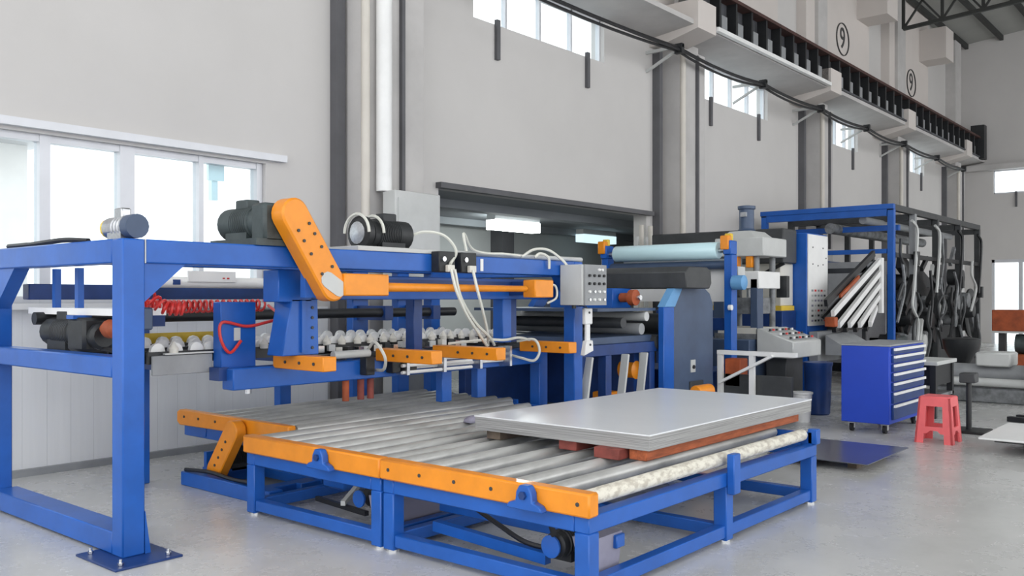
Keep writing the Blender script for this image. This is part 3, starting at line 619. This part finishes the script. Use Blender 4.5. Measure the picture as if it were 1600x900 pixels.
# ================================================================== ROLL-FORMING LINE BEYOND THE GANTRY
R = Thing('feed_roller_unit', 'blue feed roller unit with rounded slate side plates and a dark cover', 'machine', (8.6, 5.9, 0))
for y in (4.95, 6.75):
    sp = R.part('side_plate', MB().prism([(8.62, .0), (9.52, .0), (9.52, 1.42), (9.44, 1.55), (9.28, 1.63), (8.86, 1.63), (8.72, 1.56), (8.62, 1.4)], 'y', y, y+.09), 'slate', bv=.008)
    R.part('front_flange', B(8.40, 8.62, y, y+.07, .0, 1.40), 'blue', sp, bv=.006)
    R.part('flange_cap', MB().prism([(8.40, 1.40), (8.62, 1.40), (8.78, 1.60), (8.60, 1.60)], 'y', y-.01, y+.08), 'skyblue' if y < 6 else 'blue', sp)
sw = R.part('switch_plate', B(8.98, 9.08, 4.94, 4.95, .66, .80), 'lgrey'); R.part('switch_knob', C((9.03, 4.925, .72), (9.03, 4.94, .72), .022, n=12), 'black', sw)
R.part('junction_box', B(8.95, 9.25, 4.93, 4.95, .30, .56), 'dark', bv=.004)
R.part('dark_cover', MB().prism([(8.62, 1.60), (9.15, 1.60), (9.2, 1.66), (9.18, 1.80), (9.1, 1.84), (8.68, 1.84), (8.60, 1.78)], 'y', 4.80, 6.35), 'dark', bv=.01)
for x, z, r, m in ((8.2, 1.30, .05, 'lgrey'), (8.1, 1.17, .06, 'grey'), (7.75, 1.24, .055, 'dark'), (8.45, 1.02, .08, 'dark'), (8.9, 1.2, .12, 'dark')):
    R.part('feed_roller', C((x, 5.04, z), (x, 6.75, z), r, n=16), m)
R.part('blue_drive_box', B(8.02, 8.38, 5.35, 6.2, 1.38, 1.60), 'blue', bv=.008)
mo = R.part('gear_wheel', MB().rev((8.15, 5.13, 1.5), (0,1,0), [(0, .03), (.01, .085), (.08, .085), (.1, .05), (.2, .05)], 16), 'rust')
R.part('wheel_hub', C((8.15, 5.08, 1.5), (8.15, 5.14, 1.5), .028, n=10), 'chrome', mo)
R.part('cross_table', B(7.3, 8.4, 5.05, 6.7, 1.36, 1.39), 'slate'); R.part('cross_table', B(7.2, 8.4, 5.1, 6.7, 1.03, 1.10), 'slate', bv=.004)
R.part('bed_beam', B(7.0, 8.6, 5.05, 5.15, .92, 1.03), 'dblue', bv=.004); R.part('bed_beam', B(7.0, 8.6, 6.6, 6.7, .92, 1.03), 'dblue', bv=.004)
for x in (7.05, 7.45, 8.28): R.part('bed_leg', B(x, x+.10, 5.05, 5.15, 0, .92), 'dblue', bv=.004); R.part('bed_leg', B(x, x+.1, 6.6, 6.7, 0, .92), 'dblue', bv=.004)
for x in (6.98, 7.62, 7.98): R.part('inclined_strut', MB().bar((x, 5.0, .38), (x+.14, 5.02, .92), .03, .08, (0,1,0)), 'lgrey')
R.part('rear_skirt', B(7.2, 8.6, 6.5, 6.6, .1, .92), 'dblue'); R.part('under_panel', B(8.2, 8.3, 5.2, 6.6, .05, .95), 'dblue')
R.part('orange_block', B(7.85, 8.08, 5.30, 5.5, .35, .50), 'orange', bv=.01)
R.part('orange_motor', MB().rev((8.25, 5.18, .72), (0,1,0), [(0, .05), (.02, .1), (.2, .1), (.22, .06)], 14), 'orange')
R.part('scrap_bin', B(7.3, 7.8, 5.5, 6.2, 0, .35), 'dark')
single('orange_floor_motor', MB().box(8.18, 8.36, 4.36, 4.48, .0, .54).cyl((8.12, 4.42, .54), (8.42, 4.42, .54), .07, 14), 'orange', 'small orange motor housing standing behind the steel sheet stack', 'motor', (8.27, 4.42, 0), bv=.01)

F = Thing('film_unwinder', 'film unwind stand holding a pale cyan wrapped roll above the dark cover', 'machine', (10.0, 5.9, 0))
F.part('film_roll', MB().rev((10.0, 5.12, 2.075), (0,1,0), [(0, .05), (.001, .098), (.01, .105), (1.49, .105), (1.50, .098), (1.501, .05)], 24), 'film')
F.part('roll_shaft', C((10.0, 4.98, 2.075), (10.0, 6.82, 2.075), .03, n=12), 'steel')
for y in (4.93, 6.72):
    p = F.part('stand_post', B(9.95, 10.10, y, y+.10, 0, 2.02), 'blue', bv=.006)
    F.part('roll_bracket', B(9.92, 10.10, y, y+.10, 2.02, 2.19), 'blue', p, bv=.01)
    F.part('orange_clamp', B(9.90, 9.99, y+.02, y+.13, 2.08, 2.25), 'orange', p, bv=.01)
    F.part('yellow_clamp', B(10.0, 10.06, y+.03, y+.12, 2.19, 2.28), 'yellow', p, bv=.01)
F.part('lower_roll', C((10.05, 5.03, 1.90), (10.05, 6.72, 1.90), .055, n=14), 'slate')
F.part('cross_beam', B(10.0, 10.12, 5.03, 6.72, 1.10, 1.25), 'dblue', bv=.006)
F.part('small_motor', MB().rev((9.96, 4.75, 1.68), (0,1,0), [(0, .05), (.02, .09), (.16, .09), (.18, .05)], 14), 'skyblue')
F.part('white_case', B(10.12, 10.3, 4.92, 5.10, 1.62, 1.88), 'lgrey', bv=.008)
F.part('indicator', C((9.9, 4.9, 1.38), (9.9, 4.94, 1.38), .035, n=10), 'white')
F.part('machine_base', B(9.62, 10.5, 5.05, 6.7, .0, .62), 'dblue', bv=.01)
F.part('window_panel', B(10.15, 10.2, 5.06, 6.6, 1.45, 1.98), 'white')

T = Thing('press_tower', 'grey two column press tower with a cylinder on its head', 'machine', (11.4, 5.4, 0))
T.part('base', B(10.9, 11.9, 5.15, 6.0, 0, .95), 'slate', bv=.01)
for x, y in ((11.2, 5.19), (11.2, 5.68), (11.7, 5.19), (11.7, 5.68)): T.part('column', C((x, y, .95), (x, y, 2.05), .04, n=14), 'grime')
T.part('column_sleeve', B(11.12, 11.3, 5.62, 5.78, .95, 1.75), 'slate', bv=.006); T.part('column_sleeve', B(11.12, 11.3, 5.14, 5.24, .95, 1.75), 'slate', bv=.006)
T.part('head', B(11.1, 11.85, 5.05, 5.75, 2.05, 2.30), 'lgrey', bv=.012); T.part('head_cap', MB().hexa([(11.15, 5.2, 2.30), (11.8, 5.2, 2.30), (11.8, 5.7, 2.30), (11.15, 5.7, 2.30)], [(11.25, 5.3, 2.40), (11.7, 5.3, 2.40), (11.7, 5.6, 2.40), (11.25, 5.6, 2.40)]), 'lgrey')
cy = T.part('cylinder', MB().rev((11.45, 5.45, 2.40), (0,0,1), [(0, .11), (.02, .12), (.04, .10), (.30, .10), (.31, .12), (.35, .12), (.36, .05)], 18), 'slate')
T.part('cylinder_port', B(11.32, 11.38, 5.40, 5.48, 2.60, 2.66), 'steel', cy)
for y in (5.22, 5.42): T.part('orange_guide', B(11.12, 11.22, y, y+.09, 1.90, 2.05), 'orange', bv=.008)
T.part('ram_block', B(11.12, 11.8, 5.12, 5.62, 1.62, 1.85), 'white', bv=.01)
T.part('die', B(11.16, 11.75, 5.2, 5.6, 1.28, 1.50), 'grime', bv=.006); T.part('die_plate', B(11.1, 11.8, 5.15, 5.7, 1.02, 1.10), 'ivory'); T.part('bed_block', B(11.1, 11.8, 5.15, 5.75, .95, 1.02), 'grime')
T.part('ram_rod', C((11.45, 5.4, 1.5), (11.45, 5.4, 1.62), .05, n=12), 'chrome')
T.part('side_valve', B(11.85, 11.95, 5.05, 5.2, 1.5, 1.8), 'bmotor', bv=.006)

U = Thing('hooded_cabinet_line', 'black hooded machine with ivory body and a tall white and blue control cabinet', 'machine', (13.0, 6.2, 0))
U.part('hood', B(12.35, 12.85, 5.32, 7.5, 2.0, 2.50), 'dark', bv=.015)
U.part('ivory_body', B(12.45, 12.9, 5.4, 7.4, 1.38, 2.0), 'ivory', bv=.01); U.part('yellow_strip', B(12.43, 12.9, 5.38, 7.42, 1.31, 1.38), 'yellow')
U.part('plinth', B(12.4, 12.9, 5.35, 7.45, 0, 1.31), 'dblue', bv=.01)
U.part('black_rail', MB().bar((12.40, 5.9, 1.72), (12.40, 5.32, 2.0), .03, .05), 'black')
cab = U.part('control_cabinet', B(12.92, 13.72, 5.2, 6.0, 0.0, 2.46), 'blue', bv=.008)
dr_ = U.part('cabinet_door', B(12.94, 13.70, 5.18, 5.2, 1.08, 2.44), 'white', bv=.004)
random.seed(3)
for r in range(7):
    for c in range(5):
        m = random.choice(['grey', 'lilac', 'red', 'lgrey', 'dark']); U.part('legend_plate', B(13.05+.12*c, 13.12+.12*c, 5.176, 5.18, 1.14+.075*r, 1.17+.075*r), m, dr_)
for x, z in ((13.1, 2.25), (13.5, 2.25), (13.1, 2.0), (13.3, 1.98), (13.5, 2.0), (13.62, 2.1)): U.put('screw', SCREW, (x, 5.18, z), dr_, (math.pi/2, 0, 0))
U.part('lower_grey_cover', B(12.95, 14.1, 5.04, 5.18, .55, 1.0), 'grey', bv=.01); pass

D = Thing('control_desk', 'light grey sloping control desk with rows of switches', 'control desk', (11.5, 4.9, 0))
D.part('desk_body', MB().prism([(4.62, .72), (5.12, .72), (5.12, 1.10), (4.62, .93)], 'x', 11.05, 11.98), 'lgrey', bv=.012)
D.part('pedestal', B(11.25, 11.8, 4.8, 5.08, 0, .72), 'dark', bv=.01)
sl = lambda y: .93+(y-4.62)*.34
for i in range(3): D.part('switch_strip', MB().bar((11.12, 4.70+.14*i, sl(4.70+.14*i)+.004), (11.90, 4.70+.14*i, sl(4.70+.14*i)+.004), .05, .01), 'grey')
for r in range(3):
    for c in range(8): D.put('push_button', C((0,0,0), (0,0,.03), .018, n=8).mesh('push_button', m=['black', 'white', 'black', 'red'][(r+c) % 4]), (11.16+.1*c, 4.70+.14*r, sl(4.70+.14*r)+.005))
N = Thing('guard_frame', 'white angle iron guard frame with a diagonal brace in front of the press tower', 'frame', (9.7, 4.6, 0))
for y in (4.95, 4.55): N.part('upright', B(9.68, 9.73, y-.03, y+.03, 0, .87), 'white')
N.part('top_rail', B(9.67, 9.74, 4.02, 4.98, .83, .88), 'white'); N.part('diagonal', MB().bar((9.66, 4.94, .50), (9.66, 4.28, .84), .03, .07, (1,0,0)), 'white')
N.part('foot_bar', B(9.68, 9.73, 4.5, 4.98, .06, .10), 'white')
N.part('red_cover', B(9.75, 9.95, 4.72, 4.92, .45, .78), 'rust', bv=.01); N.part('dark_panel', B(9.75, 9.8, 4.1, 4.95, .10, .60), 'dark')
single('waste_drum', MB().rev((11.35, 4.42, 0), (0,0,1), [(0, .13), (.02, .15), (.62, .175), (.64, .185), (.67, .185), (.675, .16)], 22), 'dblue', 'dark blue plastic drum standing below the grey control desk', 'drum', (11.35, 4.42, 0))
single('white_bucket', MB().rev((10.55, 4.30, 0), (0,0,1), [(0, .09), (.33, .115), (.34, .125), (.36, .125), (.362, .10)], 18), 'white', 'white plastic bucket on the floor beside the dark blue drum', 'bucket', (10.55, 4.30, 0))
single('blue_jerrycan', MB().box(12.6, 12.9, 4.20, 4.45, .42, .62).box(12.6, 12.9, 4.20, 4.45, .35, .42), 'blue', 'small blue crate on top of the white sack behind the tool cabinet', 'crate', (12.7, 4.3, .35), bv=.02)
single('white_sack', B(12.55, 12.95, 4.15, 4.5, 0, .35), 'ivory', 'pale bulging sack on the floor behind the tool cabinet', 'sack', (12.7, 4.3, 0), bv=.06)
single('floor_clutter_motor', MB().rev((11.9, 4.05, .09), (.4,1,0), [(0, .04), (.01, .09), (.2, .09), (.22, .05), (.3, .05)], 14), 'grime', 'small grimy motor lying on the floor left of the tool cabinet', 'motor', (11.9, 4.05, 0))

# sloped rack of white tubes
K2 = Thing('sloped_tube_rack', 'sloped black rack carrying parallel white tubes beside the control cabinet', 'rack', (13.9, 4.8, 0))
A_ = [(12.75, 1.27), (12.98, 1.10), (13.42, 1.09), (13.85, 1.08), (14.32, 1.08)]; B_ = [(15.08, 2.10), (15.12, 1.92), (15.10, 1.72), (15.04, 1.52), (14.92, 1.34)]
for (ax_, az_), (bx_, bz_) in zip(A_, B_):
    K2.part('white_tube', MB().bar((ax_, 4.75, az_), (bx_, 4.85, bz_), .05, .085), 'white')
    K2.part('black_bar', MB().bar((ax_+.06, 4.84, az_-.08), (bx_, 4.88, bz_-.09), .06, .07), 'black')
K2.part('black_backing', MB().prism([(12.8, 1.22), (13.5, 1.0), (14.6, 1.0), (15.1, 1.3), (15.15, 2.12)], 'y', 4.93, 4.95), 'black')
K2.part('top_bar', MB().bar((12.75, 4.85, 1.42), (14.95, 4.9, 2.22), .05, .10), 'black'); K2.part('red_bar', MB().bar((13.2, 4.81, 1.52), (14.0, 4.81, 1.82), .03, .05), 'rust')
K2.part('red_end', B(12.70, 12.82, 4.70, 4.85, 1.08, 1.22), 'rust', bv=.01)
for x in (13.85, 14.75): K2.part('support_leg', B(x, x+.08, 4.96, 5.02, 0, 1.5 if x < 14 else 2.1), 'dark'); K2.part('support_leg', B(x, x+.08, 5.6, 5.68, 0, 1.5 if x < 14 else 2.1), 'dark')
K2.part('cross_bar', B(14.75, 14.83, 4.96, 5.6, 1.9, 1.98), 'dark'); K2.part('cross_bar', B(13.85, 13.93, 4.96, 5.6, 1.0, 1.08), 'dark')
K2.part('grey_chute', MB().hexa([(13.0, 4.6, .66), (14.0, 4.6, .66), (14.0, 4.95, .66), (13.0, 4.95, .66)], [(13.0, 4.6, .74), (14.0, 4.6, .78), (14.0, 4.95, .98), (13.0, 4.95, .95)]), 'grey')
K2.part('white_upright', B(15.05, 15.15, 4.80, 4.86, 1.25, 2.15), 'white')
# reel frame
J = Thing('reel_stand_frame', 'tall blue and black reel stand frame packed with dark reels and arms', 'frame', (19.4, 6.2, 0))
XS = [16.3, 17.55, 19.05, 20.75, 22.4]; HT = 3.06
for i, x in enumerate(XS):
    m = 'blue' if i == 0 else ('grey' if i == 1 else 'dark')
    for y in (5.0, 7.35): J.part('post', B(x, x+.11, y, y+.11, 0, HT), m if y < 6 else ('blue' if i == 0 else 'dark'), bv=.006)
    J.part('top_cross', B(x, x+.12, 5.12, 7.35, HT-.12, HT), 'blue' if i == 0 else 'dark')
    if i: J.part('reel', MB().rev((x+.35, 5.25, 1.15+.1*(i % 2)), (0,1,0), [(0, .08), (.001, .56), (.04, .56), (.041, .42), (1.7, .42), (1.701, .56), (1.74, .56), (1.741, .08)], 20), 'dark' if i % 2 else 'black')
    if i:
        J.part('swing_arm', MB().bar((x-.5, 5.05, 1.35), (x+.2, 5.05, 2.2-.15*i), .08, .12), 'black'); J.part('swing_arm', MB().bar((x+.3, 5.15, .5), (x-.45, 5.15, 1.5), .08, .12), 'grime')
        J.part('pale_strap', MB().tube(spline([(x-.3, 4.97, HT-.15), (x-.05, 4.95, 2.75), (x-.12, 4.95, 2.2), (x-.2, 4.97, 1.6)]), .03), 'lgrey' if i < 3 else 'black')
        J.part('junction_box', B(x-.12, x+.02, 4.92, 5.0, 2.3-.2*i, 2.55-.2*i), 'black')
random.seed(11)
for i in range(46):
    x = random.uniform(16.6, 22.2); zz = random.uniform(.3, 2.2); m = random.choice(['black', 'black', 'dark', 'grime', 'dark', 'lgrey'])
    if i % 3 == 0: J.part('cable', MB().tube(spline([(x, 4.97, zz+.6), (x+random.uniform(-.2, .2), 4.95, zz+.3), (x+random.uniform(-.3, .3), 4.96, zz), (x+random.uniform(-.3, .3), 4.98, max(.1, zz-.5))]), .028), m)
    elif i % 3 == 1: J.part('lever', MB().bar((x, 5.06, zz), (x+random.uniform(-.7, .7), 5.06, zz+random.uniform(.2, .6)), .06, .09), m)
    else: J.part('gear_housing', MB().rev((x, 5.0, zz), (0,1,0), [(0, .05), (.01, .16), (.12, .18), (.3, .18), (.31, .06)], 14), m)
for y in (5.0, 7.35):
    J.part('top_beam', B(16.3, 22.54, y+.01, y+.11, HT-.02, HT+.09), 'dark'); J.part('mid_beam', B(16.44, 22.4, y+.02, y+.1, 2.22, 2.30), 'dblue' if y > 6 else 'black')
J.part('front_top_beam', B(16.28, 16.40, 5.0, 7.47, HT, HT+.09), 'blue', bv=.006); J.part('front_second_beam', B(16.9, 17.0, 5.1, 7.4, HT-.34, HT-.24), 'blue'); J.part('front_mid_beam', B(16.3, 16.38, 5.12, 7.35, 2.28, 2.36), 'blue')
for x in (17.0, 18.4, 20.0, 21.6): J.part('lower_beam', B(x, x+.1, 5.1, 7.35, .1, .3), 'black')
J.part('grey_screen', B(16.5, 16.55, 5.2, 7.3, .3, 2.15), 'grey'); J.part('roof_tube', C((16.5, 6.2, 2.78), (22.3, 6.2, 2.78), .10, n=12), 'grime'); J.part('roof_tube', C((16.5, 5.6, 2.9), (22.3, 5.6, 2.9), .07, n=12), 'grey')
J.part('dark_gearcase', B(17.2, 18.6, 5.05, 5.6, .0, .85), 'grime', bv=.03); J.part('dark_gearcase', B(19.4, 20.6, 5.05, 5.6, .0, .95), 'dark', bv=.03); J.part('green_case', B(16.5, 17.1, 5.0, 5.5, .3, .8), 'motor', bv=.02)
for x0, x1, zt in ((17.75, 18.9, 1.95), (19.25, 20.6, 1.65), (20.95, 22.2, 1.35)): J.part('winder_body', B(x0, x1, 5.3, 6.6, .3, zt), 'black' if x0 < 19 else 'dark', bv=.12)
J.part('base_beam', B(16.3, 22.5, 5.0, 5.12, 0, .14), 'dark'); J.part('red_base', B(15.6, 16.28, 4.9, 5.5, 0.0, .62), 'rust', bv=.01)
J.part('inner_diagonal', MB().bar((17.6, 5.3, 2.2), (20.8, 5.3, .9), .1, .3), 'black'); J.part('inner_diagonal', MB().bar((18.8, 5.35, 2.0), (21.8, 5.35, 1.0), .1, .3), 'dark')
for x in (16.75, 17.05): J.part('bright_panel', B(x, x+.02, 7.25, 7.5, 2.1, 2.3), 'white')

# ================================================================== RIGHT-HAND FLOOR
Cb = Thing('tool_cabinet', 'blue tool chest on casters with drawers and pale handle strips', 'tool cabinet', (10.7, 3.4, 0))
Cb.part('carcass', B(10.08, 11.36, 3.14, 3.66, .115, .965), 'cabblue', bv=.006); Cb.part('top_mat', B(10.08, 11.36, 3.13, 3.66, .965, .985), 'grey', bv=.003)
z = .945
for h_ in (.075, .09, .09, .10, .10, .13, .17):
    dw = Cb.part('drawer', B(10.16, 11.30, 3.115, 3.14, z-h_+.008, z), 'dblue', bv=.004)
    Cb.part('handle_strip', B(10.16, 11.30, 3.095, 3.115, z-.028, z), 'white', dw); z -= h_+.006
for x in (10.2, 11.24):
    for y in (3.22, 3.58):
        cs = Cb.part('caster', MB().rev((x, y-.02, .05), (0,1,0), [(0, .03), (.004, .05), (.036, .05), (.04, .03)], 14), 'rubber')
        Cb.part('caster_fork', MB().box(x-.03, x+.03, y-.035, y+.035, .09, .115).box(x-.02, x+.02, y-.034, y-.026, .04, .09).box(x-.02, x+.02, y+.026, y+.034, .04, .09), 'lgrey', cs)
St = Thing('plastic_stool', 'coral pink plastic stool with square cutouts beside the tool chest', 'stool', (10.0, 2.62, 0))
def stool():
    b = MB(); t, w, H_ = .15, .185, .47
    for s in (0, 1, 2, 3):
        ca, sa = round(math.cos(s*math.pi/2)), round(math.sin(s*math.pi/2))
        def pt(u, z, out):                     # u across the side, z height, out outward offset
            half = t+(w-t)*(1-z/H_); x, y = u*half, -(half+out); return (10.0+x*ca-y*sa, 2.62+x*sa+y*ca, z)
        def slab(u0, u1, z0, z1, v0=None, v1=None):
            v0 = u0 if v0 is None else v0; v1 = u1 if v1 is None else v1
            b.hexa([pt(u0, z0, -.02), pt(u1, z0, -.02), pt(u1, z0, 0), pt(u0, z0, 0)], [pt(v0, z1, -.02), pt(v1, z1, -.02), pt(v1, z1, 0), pt(v0, z1, 0)])
        slab(-1, 1, .38, H_); slab(-1, -.5, .17, .38); slab(.5, 1, .17, .38); slab(-1, 1, .13, .17)
        slab(-1, -.55, 0, .13); slab(.55, 1, 0, .13); slab(-.55, -.38, .10, .13, -.55, -.2); slab(.38, .55, .10, .13, .2, .55)
    return b
St.part('legs_and_sides', stool(), 'pink'); St.part('seat', B(9.85, 10.15, 2.47, 2.77, .455, .48), 'pink', bv=.012)
FS = single('floor_sheet', B(7.78, 8.92, 2.60, 3.50, .07, .078), 'floorsheet', 'thin dark reflective steel sheet lying low on the floor beside the table end', 'steel sheet', (8.3, 3.0, .0))
for y in (2.75, 3.3): single('sheet_skid', B(7.95, 8.75, y, y+.08, 0, .07), 'oldwood', 'timber skid under the dark floor sheet, on the side %s' % ('away from the tool chest' if y < 3 else 'towards the tool chest'), 'timber', (8.3, y, 0))
Lp = Thing('low_platform', 'white topped low platform on a dark base at the edge of the floor', 'platform', (10.1, 1.5, 0))
Lp.part('white_top', B(9.45, 10.75, .85, 2.12, .14, .165), 'white', bv=.006); Lp.part('dark_base', B(9.8, 10.5, 1.1, 1.8, 0, .14), 'dark', bv=.008); Lp.part('lower_lip', B(9.55, 10.7, .95, 2.0, .115, .14), 'black')
Po = Thing('pole_stand', 'thin black pole stand on a flat foot behind the pink stool', 'stand', (10.95, 2.55, 0))
Po.part('foot', B(10.75, 11.15, 2.35, 2.72, 0, .03), 'black', bv=.006); Po.part('pole', C((10.95, 2.55, .03), (10.95, 2.55, .62), .03, n=12), 'black'); Po.part('head', B(10.86, 11.04, 2.47, 2.63, .55, .66), 'dark', bv=.01)
Be = Thing('work_bench', 'low black bench with a pale top beside the tool chest', 'bench', (12.3, 3.4, 0))
Be.part('top', B(11.8, 12.7, 3.1, 3.7, .66, .71), 'lgrey', bv=.006)
for x in (11.83, 12.6):
    for y in (3.13, 3.6): Be.part('leg', B(x, x+.07, y, y+.07, 0, .66), 'black')
Be.part('shelf', B(11.83, 12.67, 3.13, 3.67, .25, .29), 'grime'); Be.part('dark_drawer', B(11.9, 12.6, 3.15, 3.65, .40, .66), 'black'); 
single('black_hopper', MB().rev((15.0, 3.60, .0), (0,0,1), [(0, .16), (.02, .16), (.03, .05), (.36, .05), (.40, .08), (.72, .25), (.86, .27), (.88, .22)], 20), 'black', 'black funnel shaped hopper standing behind the bench', 'hopper', (15.0, 3.6, 0))
Gm = Thing('spindle_machine', 'long grey cast spindle machine lying low on the floor with a round flange', 'machine', (14.4, 3.0, 0))
Gm.part('bed', B(14.1, 14.7, 2.4, 3.75, .0, .22), 'grime', bv=.02); Gm.part('spindle', C((14.35, 2.5, .40), (14.35, 3.75, .40), .14, n=18), 'grey')
fl = Gm.part('flange', MB().rev((14.2, 2.48, .42), (0,-1,0), [(0, .1), (.01, .36), (.10, .36), (.12, .2), (.2, .2)], 22), 'grey')
for k in range(6): Gm.put('flange_bolt', C((0,0,0), (0,-.03,0), .03, n=8).mesh('flange_bolt', m='chrome'), (14.2+.28*math.cos(k*1.047), 2.38, .42+.28*math.sin(k*1.047)), fl)
Gm.part('white_box', B(14.1, 14.6, 2.75, 3.2, .52, .72), 'lgrey', bv=.02); Gm.part('white_rail', C((14.05, 2.5, .30), (14.05, 3.8, .30), .06, n=12), 'lgrey')
for k, (x, y) in enumerate(((12.2, 2.3), (12.45, 2.25))): single('floor_bar', MB().bar((x-.2, y-.75, .03), (x, y+.1, .03), .09, .06), 'black', 'flat black steel bar on the floor, the one %s the pole stand' % ('nearer to' if k == 0 else 'farther from'), 'bar', (x, y, 0))
Rk = Thing('rust_red_rack', 'rust red painted storage rack with a dark drum between its beams', 'rack', (20.6, 3.3, 0))
Rk.part('upper_beam', B(20.3, 20.9, 2.4, 4.3, .82, 1.25), 'rust', bv=.01); Rk.part('lower_beam', B(20.2, 21.0, 2.3, 4.2, .0, .36), 'rust', bv=.01)
for y in (2.5, 4.1): Rk.part('upright', B(20.5, 20.7, y, y+.12, .36, .82), 'dark')
Rk.part('drum', C((20.55, 2.75, .56), (20.55, 3.9, .56), .2, n=16), 'motor'); Rk.part('grey_ledge', B(20.3, 20.9, 2.35, 4.3, .78, .82), 'lgrey')
